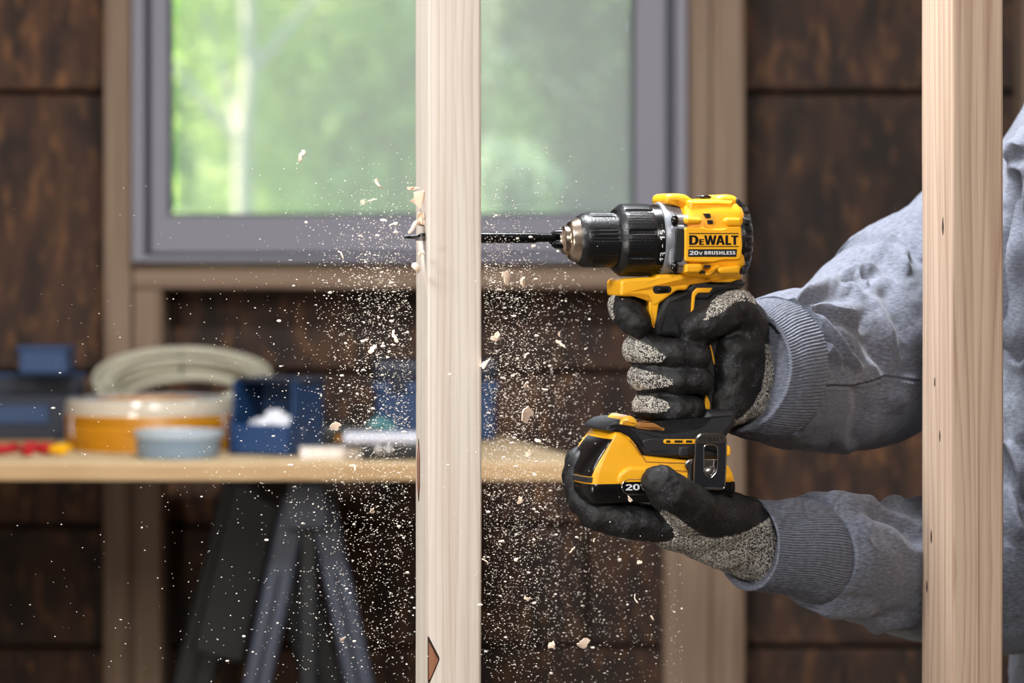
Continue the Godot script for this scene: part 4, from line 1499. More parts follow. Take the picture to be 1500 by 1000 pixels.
		var sets := [PackedInt32Array(), PackedInt32Array()]
		if zone != null:
			var w := PackedFloat32Array()
			for i in vs.size():
				w.append(zone.call(vs[i], nn[i]))
			for f in range(0, idx.size(), 3):
				var s := 1 if w[idx[f]] + w[idx[f + 1]] + w[idx[f + 2]] > 1.5 else 0
				sets[s].append_array([idx[f], idx[f + 2], idx[f + 1]])
		else:
			for f in range(0, idx.size(), 3):
				sets[0].append_array([idx[f], idx[f + 2], idx[f + 1]])
		var out := []
		for s in sets:
			if s.is_empty():
				continue
			var arr := []
			arr.resize(Mesh.ARRAY_MAX)
			arr[Mesh.ARRAY_VERTEX] = vs
			arr[Mesh.ARRAY_NORMAL] = nn
			arr[Mesh.ARRAY_INDEX] = s
			var me := ArrayMesh.new()
			me.add_surface_from_arrays(Mesh.PRIMITIVE_TRIANGLES, arr)
			out.append(me)
		return out


func in_poly(p: Vector2, a: Array) -> bool:
	var poly := PackedVector2Array()
	for i in range(0, a.size(), 2):
		poly.append(Vector2(a[i], a[i + 1]))
	return Geometry2D.is_point_in_polygon(p, poly)


func qs(a: Array) -> Array:      # [px, py, mm towards the viewer] of the drill's axes -> places
	var o := []
	for k in a:
		o.append(qw(k[0], k[1], k[2] * 0.001))
	return o


func glove_upper() -> Array:
	var b := Body.new()
	var mm := 0.001
	# palm and heel behind the grip
	b.chain(qs([[1088, 490, -4], [1090, 585, -6]]), [20 * mm, 19 * mm], 12 * mm)
	b.chain(qs([[1075, 512, 12], [1068, 595, 12]]), [16 * mm, 15.5 * mm], 12 * mm)
	b.chain(qs([[1092, 500, -24], [1044, 500, -36]]), [15 * mm, 12 * mm], 12 * mm)
	b.chain(qs([[1092, 540, -26], [1042, 540, -37]]), [15 * mm, 12 * mm], 12 * mm)
	b.chain(qs([[1092, 580, -26], [1048, 585, -34]]), [15 * mm, 12 * mm], 12 * mm)
	b.chain(qs([[1092, 470, -22], [1030, 462, -36]]), [14 * mm, 12 * mm], 12 * mm)
	b.chain(qs([[1092, 555, -8], [1118, 575, -26], [1160, 575, -60]]), [23 * mm, 26 * mm, 25 * mm], 14 * mm)
	# fingers round the front of the grip, tips on the near side
	b.chain(qs([[1035, 500, -38], [962, 505, -31], [936, 510, -18], [933, 511, 2], [949, 513, 17], [990, 517, 25], [1022, 520, 26]]), [11 * mm, 10.6 * mm, 10.6 * mm, 10.5 * mm, 10.5 * mm, 10.4 * mm, 9.8 * mm], 3 * mm)
	b.chain(qs([[1038, 543, -38], [968, 548, -30], [944, 552, -17], [941, 553, 2], [956, 554, 16], [995, 556, 24], [1028, 557, 25]]), [11 * mm, 10.6 * mm, 10.5 * mm, 10.5 * mm, 10.4 * mm, 10.2 * mm, 9.6 * mm], 3 * mm)
	b.chain(qs([[1042, 586, -35], [970, 592, -26], [950, 594, -14], [948, 594, 2], [962, 596, 15], [992, 599, 22], [1016, 599, 23]]), [10.5 * mm, 10.2 * mm, 10.2 * mm, 10.2 * mm, 10.1 * mm, 9.9 * mm, 9.3 * mm], 3 * mm)
	# index finger crooked on the trigger
	b.chain(qs([[1024, 458, -38], [950, 452, -30], [918, 449, -16], [912, 450, 0], [920, 460, 13], [933, 474, 18]]), [11.5 * mm, 11 * mm, 10.8 * mm, 10.8 * mm, 11.4 * mm, 10.6 * mm], 2.5 * mm)
	# thumb laid over the near side
	b.chain(qs([[1094, 545, 6], [1094, 472, 8], [1080, 452, 15], [1056, 461, 23], [1034, 472, 26], [1018, 480, 26]]), [16 * mm, 14.5 * mm, 13.5 * mm, 12.8 * mm, 12.0 * mm, 10.8 * mm], 5 * mm)
	var thumb := [1031, 470, 1036, 455, 1043, 440, 1055, 430, 1075, 424, 1097, 424, 1106, 434, 1108, 446, 1094, 440, 1078, 442, 1066, 450, 1054, 460, 1042, 465]
	var index := [880, 424, 905, 424, 900, 436, 898, 450, 900, 466, 894, 474, 880, 470]
	var mid := [905, 484, 920, 490, 940, 501, 962, 510, 976, 524, 968, 531, 930, 531, 910, 528]
	var ring := [905, 532, 922, 536, 950, 544, 976, 552, 990, 560, 978, 566, 936, 572, 912, 572]
	var pink := [912, 576, 930, 578, 955, 580, 976, 588, 983, 597, 970, 605, 938, 604, 918, 600]
	var wrist := [1121, 505, 1140, 500, 1150, 640, 1080, 640, 1050, 624, 1066, 619, 1086, 611, 1103, 594, 1115, 570, 1121, 540]
	var zone := func(p: Vector3, n: Vector3) -> float:
		var l := Basis(Vector3.UP, -DYAW) * (p - dorg)
		var s := to_px(p)
		if l.z < -0.012 or n.z < -0.35:
			return 1.0
		for poly in [thumb, index, mid, ring, pink, wrist]:
			if in_poly(s, poly):
				return 1.0
		return 0.0
	var wob := noise(55.0, 31, 3)
	var warp := func(p: Vector3, n: Vector3) -> Vector3: return p + n * (wob.get_noise_3dv(p) * 0.0016)
	return b.nets(0.0014, warp, zone)


func glove_lower() -> Array:
	var b := Body.new()
	var mm := 0.001
	# palm under the pack
	b.chain(qs([[1160, 800, -18], [1112, 797, -8], [1060, 788, 6], [985, 772, 20]]), [28 * mm, 25 * mm, 20 * mm, 15.5 * mm], 12 * mm)
	b.chain(qs([[1112, 795, -12], [1055, 782, -8], [980, 770, 2]]), [23 * mm, 19 * mm, 15 * mm], 12 * mm)
	b.chain(qs([[1112, 793, -16], [1055, 780, -22], [985, 768, -16]]), [22 * mm, 18 * mm, 14 * mm], 12 * mm)
	b.chain(qs([[1112, 793, -18], [1060, 780, -34], [995, 768, -32]]), [20 * mm, 16 * mm, 13 * mm], 12 * mm)
	# fingers running out under the pack and curling up at its nose
	b.chain(qs([[985, 770, 20], [920, 764, 22], [880, 754, 18], [856, 734, 6], [850, 706, -4], [850, 678, -9]]), [14.5 * mm, 12.6 * mm, 11.8 * mm, 11.2 * mm, 10.8 * mm, 9.8 * mm], 3 * mm)
	b.chain(qs([[980, 768, 2], [912, 762, 1], [872, 750, -4], [852, 728, -13], [846, 700, -20], [846, 674, -24]]), [14 * mm, 12.2 * mm, 11.5 * mm, 11 * mm, 10.6 * mm, 9.8 * mm], 3 * mm)
	b.chain(qs([[985, 766, -16], [920, 760, -18], [880, 750, -22], [858, 728, -29], [852, 704, -34]]), [13 * mm, 11.8 * mm, 11 * mm, 10.6 * mm, 9.8 * mm], 3 * mm)
	b.chain(qs([[995, 766, -32], [935, 758, -36], [900, 750, -38], [878, 732, -42], [872, 712, -44]]), [12 * mm, 10.8 * mm, 10.2 * mm, 9.8 * mm, 9.2 * mm], 3 * mm)
	# thumb up the near side of the pack
	b.chain(qs([[1092, 775, 6], [1050, 760, 24], [1012, 743, 42], [982, 722, 50], [966, 706, 51]]), [22 * mm, 19 * mm, 15.5 * mm, 14 * mm, 13 * mm], 7 * mm)
	b.chain(qs([[1098, 768, 4], [1060, 752, 18]]), [18 * mm, 15 * mm], 10 * mm)
	var liner := [800, 800, 880, 784, 906, 787, 930, 791, 957, 795, 976, 793, 990, 786, 984, 772, 966, 750, 972, 746, 990, 756, 1010, 771, 1032, 786, 1050, 788, 1080, 783, 1100, 775, 1122, 762, 1160, 720, 1220, 720, 1220, 940, 800, 940]
	var zone := func(p: Vector3, n: Vector3) -> float:
		var l := Basis(Vector3.UP, -DYAW) * (p - dorg)
		if l.z < -0.01 and n.y < -0.3:
			return 1.0
		return 1.0 if in_poly(to_px(p), liner) else 0.0
	var wob := noise(55.0, 47, 3)
	var warp := func(p: Vector3, n: Vector3) -> Vector3: return p + n * (wob.get_noise_3dv(p) * 0.0016)
	return b.nets(0.0014, warp, zone)


# ------------------------------------------------------------------ sleeves: a tube through measured sections, with its folds raised on it
func spline(st: Array, u: float) -> Array:
	var n := st.size()
	var i := clampi(int(floor(u)), 0, n - 2)
	var t := u - i
	var o := []
	for k in st[0].size():
		var p0: float = st[maxi(i - 1, 0)][k]
		var p1: float = st[i][k]
		var p2: float = st[i + 1][k]
		var p3: float = st[mini(i + 2, n - 1)][k]
		o.append(0.5 * (2 * p1 + (p2 - p0) * t + (2 * p0 - 5 * p1 + 4 * p2 - p3) * t * t + (3 * p1 - p0 - 3 * p2 + p3) * t * t * t))
	return o


func seg_d(p: Vector2, f: PackedVector2Array) -> Vector2:     # distance to a polyline and how far along it
	var best := 1e9
	var along := 0.0
	for i in f.size() - 1:
		var c := Geometry2D.get_closest_point_to_segment(p, f[i], f[i + 1])
		var e := p.distance_to(c)
		if e < best:
			best = e
			along = (i + f[i].distance_to(c) / f[i].distance_to(f[i + 1])) / (f.size() - 1.0)
	return Vector2(best, along)


# each section: top x, y, bottom x, y, distance, depth radius; each fold: height mm, width px, then its course
func sleeve(st: Array, rings_n: int, segs: int, folds: Array, seed_: int, ribs := 0, open_end := true, thick := 0.0025) -> MB:
	var wn := noise(13.0, seed_, 3)
	var wf := noise(90.0, seed_ + 5, 2)
	var fl := []
	for f in folds:
		var line := PackedVector2Array()
		var box := Rect2(f[2], f[3], 0, 0)
		for i in range(2, f.size(), 2):
			line.append(Vector2(f[i], f[i + 1]))
			box = box.expand(Vector2(f[i], f[i + 1]))
		fl.append([f[0], f[1], line, box.grow(absf(f[1]) * 3.2)])
	var rings := []
	var mids := PackedVector3Array()
	var ups := PackedVector3Array()
	var rz := []
	for i in rings_n + 1:
		var s := spline(st, (st.size() - 1.0) * i / rings_n)
		var T := P(s[0], s[1], s[4])
		var Bp := P(s[2], s[3], s[4])
		mids.append((T + Bp) / 2)
		ups.append((T - Bp) / 2)
		rz.append(s[5])
	for i in rings_n + 1:
		var d := (mids[mini(i + 1, rings_n)] - mids[maxi(i - 1, 0)]).normalized()
		var side := d.cross(ups[i]).normalized()
		var g := PackedVector3Array()
		for j in segs:
			var a := TAU * j / segs
			var dir: Vector3 = ups[i] * cos(a) + side * (sin(a) * rz[i])
			var nrm: Vector3 = (ups[i].normalized() * cos(a) / ups[i].length() + side * sin(a) / rz[i]).normalized()
			var p: Vector3 = mids[i] + dir
			var h := 0.0
			if ribs > 0:
				h += 0.00045 * cos(a * ribs)
			else:
				h += wn.get_noise_3dv(p) * 0.0034
			h += wf.get_noise_3dv(p) * 0.0004
			var s2 := to_px(p)
			if nrm.z > -0.3:
				var see := smoothstep(-0.3, 0.1, nrm.z)
				for f in fl:
					var bx: Rect2 = f[3]
					if not bx.has_point(s2):
						continue
					var e := seg_d(s2, f[2])
					var w: float = f[1] * (0.85 if f[1] < 8 else 1.0)
					var ends := smoothstep(0.0, 0.22, e.y) * (1.0 - smoothstep(0.70, 1.0, e.y)) if f[0] > 0 else 1.0
					var x := e.x / w
					h += f[0] * (0.0019 if f[0] > 2.0 else 0.0015) * see * maxf(ends, 0.12) * (exp(-x * x) - 0.38 * exp(-(x - 2.0) * (x - 2.0)))
			g.append(p + nrm * h)
		rings.append(g)
	# turn the open end inwards
	if open_end:
		var inner := []
		for k in [0, 2, 5, 9]:
			var g := PackedVector3Array()
			for p in rings[mini(k, rings_n)]:
				var m := mids[mini(k, rings_n)]
				g.append(p - (p - m).normalized() * (thick * (1.6 if k > 0 else 0.9)))
			inner.append(g)
		inner.reverse()
		rings = inner + rings
	var mb := MB.new()
	mb.loft(rings, true)
	return mb


func person() -> void:
	var base := Vector3(0.56, 0, -2.69)
	var off := Transform3D(Basis(), -base)
	var t := thing("person", "worker in grey sweatshirt and dark knit gloves leaning in from the right, holding the drill", "person", base)
	# ---- gloves
	var gu := glove_upper()
	var g1 := part("glove", gu[0], M.coating, t, off)
	g1.set_meta("label", "dark dipped glove closed round the drill grip")
	part("knit_liner", gu[1], M.knit, g1)
	var gl := glove_lower()
	var g2 := part("glove", gl[0], M.coating, t, off)
	g2.set_meta("label", "dark dipped glove cupped under the battery")
	part("knit_liner", gl[1], M.knit, g2)
	# ---- sweatshirt
	var hd := part("sweatshirt", hoodie(), M.fleece, t, off)
	var up_st := [
		[1143, 435, 1106, 642, 2.462, 0.050], [1152, 430, 1124, 648, 2.475, 0.052], [1176, 423, 1150, 657, 2.50, 0.055], [1204, 418, 1178, 661, 2.53, 0.059], [1226, 409, 1206, 662, 2.55, 0.062], [1252, 386, 1240, 660, 2.575, 0.064], [1276, 361, 1270, 656, 2.60, 0.065], [1288, 361, 1300, 648, 2.625, 0.065], [1297, 334, 1322, 632, 2.64, 0.066],
		[1312, 317, 1344, 612, 2.665, 0.066], [1352, 290, 1420, 560, 2.70, 0.066], [1430, 225, 1500, 500, 2.76, 0.068], [1530, 180, 1600, 430, 2.82, 0.07]]
	var up_folds := [
		[4.5, 7, 1148, 448, 1180, 433, 1212, 421, 1245, 426, 1275, 447],
		[4.2, 6, 1146, 452, 1200, 453, 1240, 467, 1272, 488],
		[3.8, 6, 1152, 453, 1192, 465, 1220, 496, 1248, 529, 1268, 550],
		[3.8, 6, 1134, 465, 1176, 474, 1200, 497, 1228, 525, 1238, 545],
		[3.4, 5, 1136, 473, 1160, 496, 1188, 520, 1216, 547],
		[3.0, 5, 1150, 500, 1172, 520, 1196, 552],
		[4.5, 7, 1208, 420, 1248, 401, 1296, 389],
		[4.5, 8, 1276, 362, 1300, 370, 1318, 388, 1336, 410],
		[4.0, 8, 1298, 340, 1318, 364, 1334, 388],
		[2.5, 5, 1253, 402, 1272, 424],
		[3.0, 12, 1270, 520, 1300, 560, 1320, 600],
		[-4.5, 14, 1262, 470, 1288, 520, 1300, 560],
		[-1.6, 2.2, 1180, 560, 1212, 566, 1252, 566, 1300, 552, 1346, 558],
		[-3.0, 12, 1300, 430, 1322, 480, 1330, 540],
		[2.2, 6, 1160, 640, 1168, 610, 1184, 575],
		[-2.5, 10, 1250, 640, 1262, 600, 1260, 575]]
	part("sleeve", sleeve(up_st, 240, 300, up_folds, 3, 0, false), M.fleece, hd)
	var cu := part("cuff", sleeve([[1110, 456, 1063, 629, 2.437, 0.044], [1118, 450, 1078, 637, 2.445, 0.047], [1132, 441, 1096, 643, 2.455, 0.050], [1146, 436, 1112, 645, 2.466, 0.0505]], 40, 720, [[1.2, 3, 1127, 530, 1131, 560, 1132, 590]], 9, 120), M.fleece, hd)
	cu.set_meta("label", "ribbed cuff of the upper sleeve")
	var lo_st := [
		[1186, 727, 1194, 890, 2.460, 0.0425], [1200, 724, 1212, 899, 2.470, 0.0475], [1222, 727, 1230, 905, 2.484, 0.048], [1250, 731, 1250, 911, 2.50, 0.049], [1308, 735, 1308, 928, 2.54, 0.053], [1355, 728, 1358, 940, 2.575, 0.055], [1420, 700, 1440, 955, 2.60, 0.056],
		[1452, 640, 1530, 930, 2.615, 0.058], [1460, 540, 1590, 720, 2.61, 0.058], [1466, 420, 1602, 500, 2.60, 0.058], [1470, 290, 1640, 330, 2.585, 0.06], [1490, 200, 1690, 230, 2.56, 0.06], [1560, 180, 1700, 200, 2.56, 0.05]]
	var lo_folds := [
		[3.6, 6, 1186, 728, 1230, 732, 1272, 742, 1310, 755, 1350, 772],
		[3.2, 5, 1206, 740, 1240, 768, 1258, 782, 1278, 802],
		[3.0, 9, 1290, 728, 1308, 734, 1330, 745],
		[3.0, 8, 1190, 889, 1244, 896, 1300, 893],
		[-3.0, 9, 1285, 752, 1310, 762, 1345, 790],
		[2.5, 8, 1260, 925, 1300, 912, 1346, 914],
		[-2.0, 3, 1222, 740, 1229, 770, 1230, 800],
		[4.0, 9, 1470, 240, 1485, 215, 1500, 200],
		[5.0, 9, 1472, 300, 1482, 400, 1478, 520],
		[-5.0, 8, 1488, 260, 1494, 380, 1490, 520],
		[5.0, 10, 1470, 640, 1490, 690, 1500, 740],
		[4.5, 9, 1470, 700, 1484, 760, 1500, 800]]
	part("sleeve", sleeve(lo_st, 260, 260, lo_folds, 13, 0, false), M.fleece, hd)
	var cl := part("cuff", sleeve([[1101, 729, 1091, 864, 2.428, 0.036], [1122, 733, 1116, 866, 2.437, 0.0385], [1150, 733, 1152, 871, 2.448, 0.040], [1182, 730, 1186, 883, 2.460, 0.0405], [1196, 736, 1203, 884, 2.466, 0.039]], 48, 640, [[2.0, 12, 1140, 742, 1165, 742, 1180, 740]], 19, 110), M.fleece, hd)
	cl.set_meta("label", "ribbed cuff of the lower sleeve")
	# ---- the rest of the figure, beyond the right edge of the picture
	var b := Body.new()
	var hc := Vector3(0.475, 1.615, -2.69)
	b.bone(hc + Vector3(0.012, 0.03, -0.012), hc + Vector3(0.012, 0.03, 0.012), 0.088, 0.088, 0.03)
	b.bone(hc + Vector3(-0.02, -0.02, 0), hc + Vector3(-0.045, -0.075, 0), 0.068, 0.042, 0.03)
	b.bone(hc + Vector3(0.025, -0.06, 0), Vector3(0.52, 1.38, -2.69), 0.055, 0.062, 0.03)
	b.bone(hc + Vector3(-0.084, 0.02, 0), hc + Vector3(-0.104, -0.018, 0), 0.009, 0.013, 0.012)
	b.bone(hc + Vector3(-0.076, 0.034, -0.03), hc + Vector3(-0.076, 0.034, 0.03), 0.010, 0.010, 0.012)
	b.bone(hc + Vector3(-0.081, -0.048, -0.018), hc + Vector3(-0.081, -0.048, 0.018), 0.007, 0.007, 0.006)
	b.bone(hc + Vector3(-0.078, -0.060, -0.014), hc + Vector3(-0.078, -0.060, 0.014), 0.007, 0.007, 0.006)
	for s in [-1, 1]:
		b.bone(hc + Vector3(0.012, 0.012, s * 0.086), hc + Vector3(0.016, -0.026, s * 0.084), 0.012, 0.009, 0.008)
	var body := part("body", b.nets(0.006)[0], M.skin, t, off)
	for s in [-1, 1]:
		part("eye", MB.new().ball(hc + Vector3(-0.072, 0.014, s * 0.032), Vector3(0.011, 0.011, 0.011), 8), M.eye, body)
	var hb := Body.new()
	hb.bone(hc + Vector3(0.022, 0.05, -0.012), hc + Vector3(0.022, 0.05, 0.012), 0.091, 0.091, 0.02)
	hb.bone(hc + Vector3(0.055, -0.01, -0.02), hc + Vector3(0.055, -0.01, 0.02), 0.06, 0.06, 0.02)
	part("hair", hb.nets(0.008)[0], M.hair, t, off)
	var j := Body.new()
	for s in [-1, 1]:
		j.chain([Vector3(0.56, 0.90, -2.69 + s * 0.075), Vector3(0.50 if s > 0 else 0.58, 0.48, -2.69 + s * 0.12), Vector3(0.52 if s > 0 else 0.72, 0.10, -2.69 + s * 0.13)], [0.115, 0.078, 0.062], 0.03)
	part("jeans", j.nets(0.014)[0], M.jeans, t, off)
	for s in [-1, 1]:
		var x := 0.52 if s > 0 else 0.72
		var bo := Body.new()
		bo.chain([Vector3(x, 0.16, -2.69 + s * 0.13), Vector3(x, 0.055, -2.69 + s * 0.13), Vector3(x - 0.16, 0.042, -2.69 + s * 0.14)], [0.06, 0.052, 0.042], 0.03)
		var boot := part("boot", bo.nets(0.009)[0], M.leather, t, off)
		part("sole", MB.new().box(Vector3(x - 0.075, 0.011, -2.69 + s * 0.135), Vector3(0.28, 0.022, 0.095), 0.008, Transform3D(), 2), M.rubber, boot)


func hoodie() -> ArrayMesh:
	var b := Body.new()
	b.bone(Vector3(0.51, 1.24, -2.62), Vector3(0.51, 1.24, -2.76), 0.135, 0.135, 0.05)
	b.bone(Vector3(0.53, 1.05, -2.62), Vector3(0.53, 1.05, -2.76), 0.135, 0.135, 0.06)
	b.bone(Vector3(0.56, 0.88, -2.62), Vector3(0.56, 0.88, -2.76), 0.14, 0.14, 0.06)
	b.bone(Vector3(0.50, 1.33, -2.69), P(1640, 262, 2.58), 0.085, 0.072, 0.05)
	b.bone(Vector3(0.50, 1.33, -2.69), P(1590, 300, 2.82), 0.085, 0.075, 0.05)
	# hood lying behind the neck
	b.bone(Vector3(0.60, 1.38, -2.63), Vector3(0.60, 1.38, -2.75), 0.055, 0.055, 0.03)
	b.bone(Vector3(0.54, 1.405, -2.61), Vector3(0.60, 1.38, -2.63), 0.035, 0.05, 0.03)
	b.bone(Vector3(0.54, 1.405, -2.77), Vector3(0.60, 1.38, -2.75), 0.035, 0.05, 0.03)
	var wn := noise(9.0, 77, 3)
	var warp := func(p: Vector3, n: Vector3) -> Vector3: return p + n * (wn.get_noise_3dv(p) * 0.012)
	return b.nets(0.010, warp)[0]


# ------------------------------------------------------------------ chips and dust thrown by the bit
func chip_mesh(k: int) -> ArrayMesh:
	var r := RandomNumberGenerator.new()
	r.seed = 300 + k
	var mb := MB.new()
	var rings := []
	var n := 7
	var bend := r.randf_range(0.3, 2.2) if k != 2 else 4.2
	var wide := [0.5, 0.28, 0.34, 0.75, 0.16, 0.62][k % 6] as float
	for i in n:
		var u := float(i) / (n - 1) - 0.5
		var a := u * bend
		var c := Vector3(sin(a) / bend, (1 - cos(a)) / bend, 0)
		var up := Vector3(-sin(a), cos(a), 0)
		var w := wide * (0.25 + 0.75 * sqrt(maxf(0.0, 1.0 - pow(absf(u) * 1.9, 2.2)))) * r.randf_range(0.5, 1.25)
		var sh := r.randf_range(-0.08, 0.08)
		var th := 0.035
		rings.append(PackedVector3Array([c + up * th + Vector3(0, 0, -w / 2 + sh), c + up * th * 1.4 + Vector3(0, 0, sh), c + up * th + Vector3(0, 0, w / 2 + sh), c - up * th + Vector3(0, 0, w / 2 + sh), c - up * th + Vector3(0, 0, -w / 2 + sh)]))
	mb.loft(rings)
	return mb.done(30)


func debris() -> void:
	var variants := []
	for k in 6:
		variants.append(chip_mesh(k))
	# column, row, size in pixels, variant, distance
	var list := [
		[440, 229, 19, 0, 2.33], [553, 270, 17, 3, 2.34], [545, 293, 13, 4, 2.35], [576, 327, 12, 1, 2.36], [532, 296, 8, 3, 2.37], [500, 372, 13, 4, 2.33], [562, 322, 9, 0, 2.4],
		[743, 407, 21, 3, 2.33], [768, 413, 20, 5, 2.34], [731, 495, 25, 2, 2.33], [712, 533, 18, 3, 2.35], [772, 564, 14, 5, 2.34], [797, 571, 19, 4, 2.36], [770, 607, 24, 3, 2.33], [822, 503, 17, 1, 2.34],
		[771, 519, 13, 4, 2.36], [776, 663, 15, 0, 2.33], [765, 732, 18, 2, 2.34], [545, 747, 12, 0, 2.32], [519, 683, 24, 4, 2.34], [578, 491, 21, 1, 2.34], [560, 503, 16, 4, 2.35], [545, 511, 14, 0, 2.36],
		[491, 624, 14, 3, 2.34], [812, 943, 22, 2, 2.33], [855, 943, 18, 5, 2.33], [956, 904, 11, 0, 2.33], [930, 877, 14, 1, 2.33], [840, 804, 17, 4, 2.34], [758, 820, 16, 1, 2.35], [771, 877, 15, 2, 2.36],
		[936, 823, 9, 0, 2.33], [923, 730, 10, 3, 2.33], [712, 821, 12, 1, 2.32], [503, 936, 10, 0, 2.33], [820, 490, 8, 5, 2.34], [788, 645, 9, 0, 2.33], [870, 790, 9, 1, 2.34],
		[616, 372, 16, 2, 2.335], [610, 392, 15, 5, 2.335]]
	var said := {
		Vector2i(440, 229): "lone pinkish wood chip in the air in front of the bright window pane",
		Vector2i(743, 407): "pale wood chip in the air beside the pale stud at window sill height",
		Vector2i(768, 413): "pale wood chip at sill height, nearer the drill chuck of two",
		Vector2i(731, 495): "large curled wood chip in the air level with the gloved fingers",
		Vector2i(770, 607): "broad wood chip in the air left of the amber light of the drill",
		Vector2i(812, 943): "curled pale wood chip low in the air, left one of two near the bottom edge",
		Vector2i(855, 943): "flat pale wood chip low in the air, right one of two near the bottom edge",
		Vector2i(519, 683): "long thin wood sliver in the air in front of the table edge",
		Vector2i(578, 491): "long pale chip in the air just left of the stud, above the blue tool box",
		Vector2i(840, 804): "thin chip in the air under the curled fingers of the lower glove",
		Vector2i(930, 877): "pale chip in the air below the knit back of the lower glove",
		Vector2i(491, 624): "pale chip in the air between the open blue bin and the blue tool box",
		Vector2i(616, 372): "chip clinging to the stud's shaded side just below the bored hole",
		Vector2i(610, 392): "chip on the stud's shaded side, the lower of two beneath the bored hole"}
	for k in list.size():
		var c: Array = list[k]
		var o := MeshInstance3D.new()
		o.name = numbered("wood_chip")
		o.mesh = variants[c[3]]
		o.material_override = M.chip
		add_child(o)
		var s: float = c[2] * c[4] / FPX
		o.transform = Transform3D(Basis.from_euler(Vector3(rng.randf_range(0.5, 1.4), rng.randf() * TAU, rng.randf() * TAU)).scaled(Vector3.ONE * s * 1.15), P(c[0], c[1], c[4]))
		var own: String = said.get(Vector2i(c[0], c[1]), "")
		if own:
			tag(o, own, "wood chip")
		else:
			tag(o, "tiny pale wood chip flying in the air among the sawdust around the pale stud", "wood chip", "tiny flying wood chips")
	# shavings still hanging from the bored hole
	var curls := [
		[[606, 281, 622, 279, 622, 288, 616, 306, 607, 298, 600, 294, 606, 290], 2.37, "broad pale pink splinter standing on the stud just above the bored hole"],
		[[596, 274, 608, 273, 616, 275, 606, 279, 597, 278], 2.372, "thin pale splinter at the top of the shavings above the bored hole"],
		[[612, 312, 620, 310, 622, 318, 619, 324, 624, 330, 617, 328, 612, 320], 2.366, "curled pale shaving at the upper mouth of the bored hole"]]
	for c in curls:
		var poly := PackedVector2Array()
		for i in range(0, c[0].size(), 2):
			var p := P(c[0][i], c[0][i + 1], c[1])
			poly.append(Vector2(p.x, p.y))
		var mb := MB.new().slab(poly, -0.0006, 0.0006, 0.0003, 1)
		for i in mb.v.size():
			var v := mb.v[i]
			mb.v[i].z += 0.003 * sin((v.y + v.x) * 700.0)
		tag(part("wood_shaving", mb, M.chip, self, Transform3D(Basis(), Vector3(0, 0, -c[1]))), c[2], "shaving")
	var twist := PackedVector3Array()
	var tw := []
	for i in 14:
		var u := i / 13.0
		twist.append(P(622 - 23 * u, 325 + 14 * u * u + 3 * sin(u * 9.0), 2.374 - 0.012 * u))
		tw.append(0.0011 + 0.0007 * sin(u * PI))
	tag(part("wood_shaving", MB.new().tube(twist, tw, 7), M.chip), "long twisted brown shaving hanging out of the bored hole above the bit tip", "shaving")
	# dust: far too fine to count
	var sp := MB.new()
	sp.ball(Vector3.ZERO, Vector3(0.5, 0.35, 0.42), 3)
	var mm := MultiMesh.new()
	mm.transform_format = MultiMesh.TRANSFORM_3D
	mm.mesh = sp.done(60)
	var clouds := [      # centre, spread (pixels), how many
		[745, 520, 55, 110, 1500], [735, 620, 60, 150, 1500], [790, 610, 80, 150, 1100], [750, 800, 90, 140, 1700], [820, 850, 110, 110, 900], [565, 430, 45, 70, 800], [545, 350, 50, 50, 260],
		[570, 560, 45, 110, 1000], [560, 760, 60, 130, 1000], [480, 600, 110, 170, 500], [330, 700, 200, 200, 260], [720, 400, 25, 40, 350], [680, 920, 190, 60, 600], [900, 900, 80, 60, 160]]
	var tf := []
	for c in clouds:
		var made := 0
		while made < c[4] * 1.7:
			var px: float = c[0] + rng.randfn() * c[2]
			var py: float = c[1] + rng.randfn() * c[3]
			var z := 2.37 + rng.randfn() * 0.055
			made += 1
			if px < 0 or px > 1000 or py > 1040 or py < 210:
				continue
			if px > 604 and px < 709 and z > 2.325 and z < 2.455:
				continue
			if px > 600 and px < 709 and z <= 2.325 and rng.randf() < 0.9:
				continue
			if px > 790 and z < 2.34 and rng.randf() < 0.85:
				continue
			if px > 800 and px < 1000 and z > 2.33 and z < 2.49:
				z = 2.5 + rng.randf() * 0.06
			var s := 0.0004 + 0.0006 * pow(rng.randf(), 3.0)
			if rng.randf() < 0.015:
				s = rng.randf_range(0.0014, 0.0026)
			var bas := Basis.from_euler(Vector3(rng.randf() * TAU, rng.randf() * TAU, 0)).scaled(Vector3(s * rng.randf_range(1.0, 2.0), s, s))
			tf.append(Transform3D(bas, P(px, py, z)))
	mm.instance_count = tf.size()
	for k in tf.size():
		mm.set_instance_transform(k, tf[k])
	var du := MultiMeshInstance3D.new()
	du.name = "sawdust"
	du.multimesh = mm
	du.material_override = M.dust
	stuff(du)
	tag(du, "cloud of fine pale sawdust flying on both sides of the drilled stud", "sawdust")
	add_child(du)


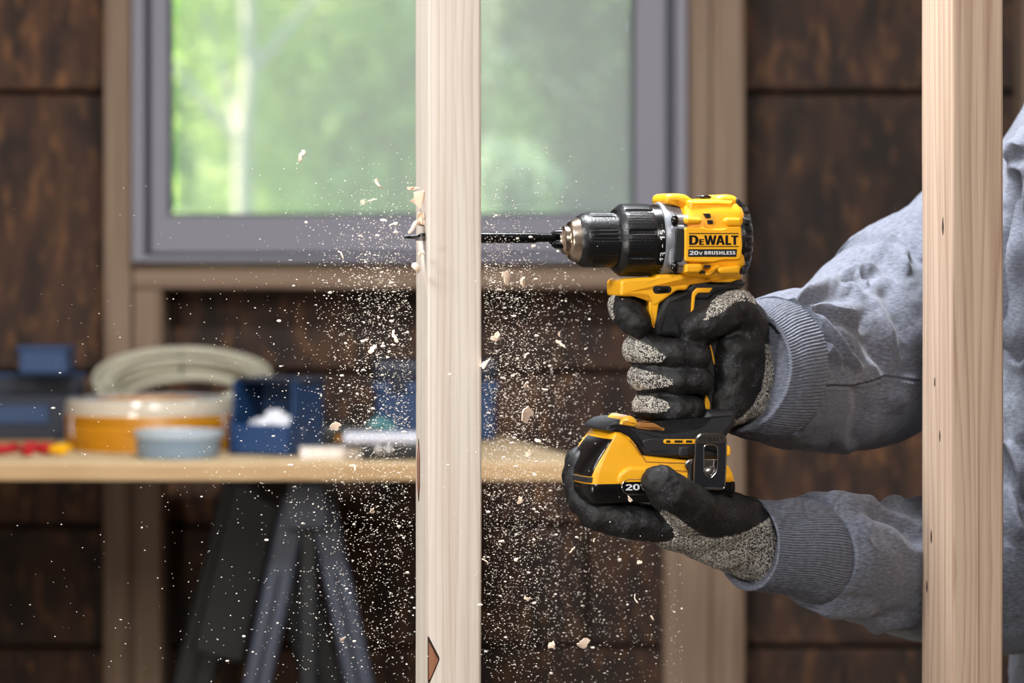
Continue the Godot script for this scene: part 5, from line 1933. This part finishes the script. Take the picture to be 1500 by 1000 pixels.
# ------------------------------------------------------------------ fittings of the unseen lamps, placed for their light
func lamps() -> void:
	var glow := plain(Color(0.95, 0.95, 0.95), 0.6)
	glow.emission_enabled = true
	glow.emission = Color(1.0, 0.985, 0.965)
	glow.emission_energy_multiplier = 2.0
	var white := plain(Color(0.8, 0.8, 0.8), 0.5)
	for k in [[Vector3(-0.06, 2.50, -2.64), Vector3(0.05, 1.2, -2.5), Vector2(0.6, 0.4), "unseen_panel_lamp", "unseen tilted panel lamp placed above the drill to light its top"], [Vector3(-1.30, 2.40, -1.20), Vector3(0.10, 1.2, -2.4), Vector2(0.6, 0.4), "unseen_panel_lamp", "unseen tilted panel lamp placed left of the camera to light the sleeves"], [Vector3(0.38, 2.42, 0.40), Vector3(0.05, 1.2, -2.4), Vector2(0.9, 0.6), "unseen_panel_lamp", "unseen wide panel lamp placed behind the camera to light the stud fronts"], [Vector3(-1.50, 0.95, -0.90), Vector3(-0.25, 0.70, -4.0), Vector2(0.4, 0.3), "unseen_post_lamp", "unseen low lamp added at the left to light the wall under the table"], [Vector3(1.62, 2.10, -3.30), Vector3(0.2, 1.2, -2.4), Vector2(0.5, 0.4), "unseen_post_lamp", "unseen square lamp placed behind the worker to light right-hand edges"]]:
		var t := thing(k[3], k[4], "lamp", k[0])  # every fitting here is unseen and stands where its light is wanted
		var dir: Vector3 = (k[1] - k[0]).normalized()
		var bas := Basis.looking_at(dir, Vector3.UP)
		var sz: Vector2 = k[2]
		part("housing", MB.new().box(Vector3(0, 0, 0.035), Vector3(sz.x + 0.04, sz.y + 0.04, 0.04), 0.006), white, t, Transform3D(bas, Vector3.ZERO))
		part("diffuser", MB.new().box(Vector3(0, 0, 0.012), Vector3(sz.x, sz.y, 0.01), 0.002), glow, t, Transform3D(bas, Vector3.ZERO))
		if k[3] == "unseen_panel_lamp":
			for s in [-1, 1]:
				var p := bas * Vector3(s * sz.x * 0.42, 0, 0.05)
				part("hanger", limb(MB.new(), p, Vector3(p.x, 2.74 - k[0].y, p.z), 0.012, 0.012), white, t)
		else:
			part("post", limb(MB.new(), bas * Vector3(0, 0, 0.05), Vector3(0.05, -k[0].y, 0.12 if k[0].z > 0 else -0.05), 0.03, 0.03), white, t)
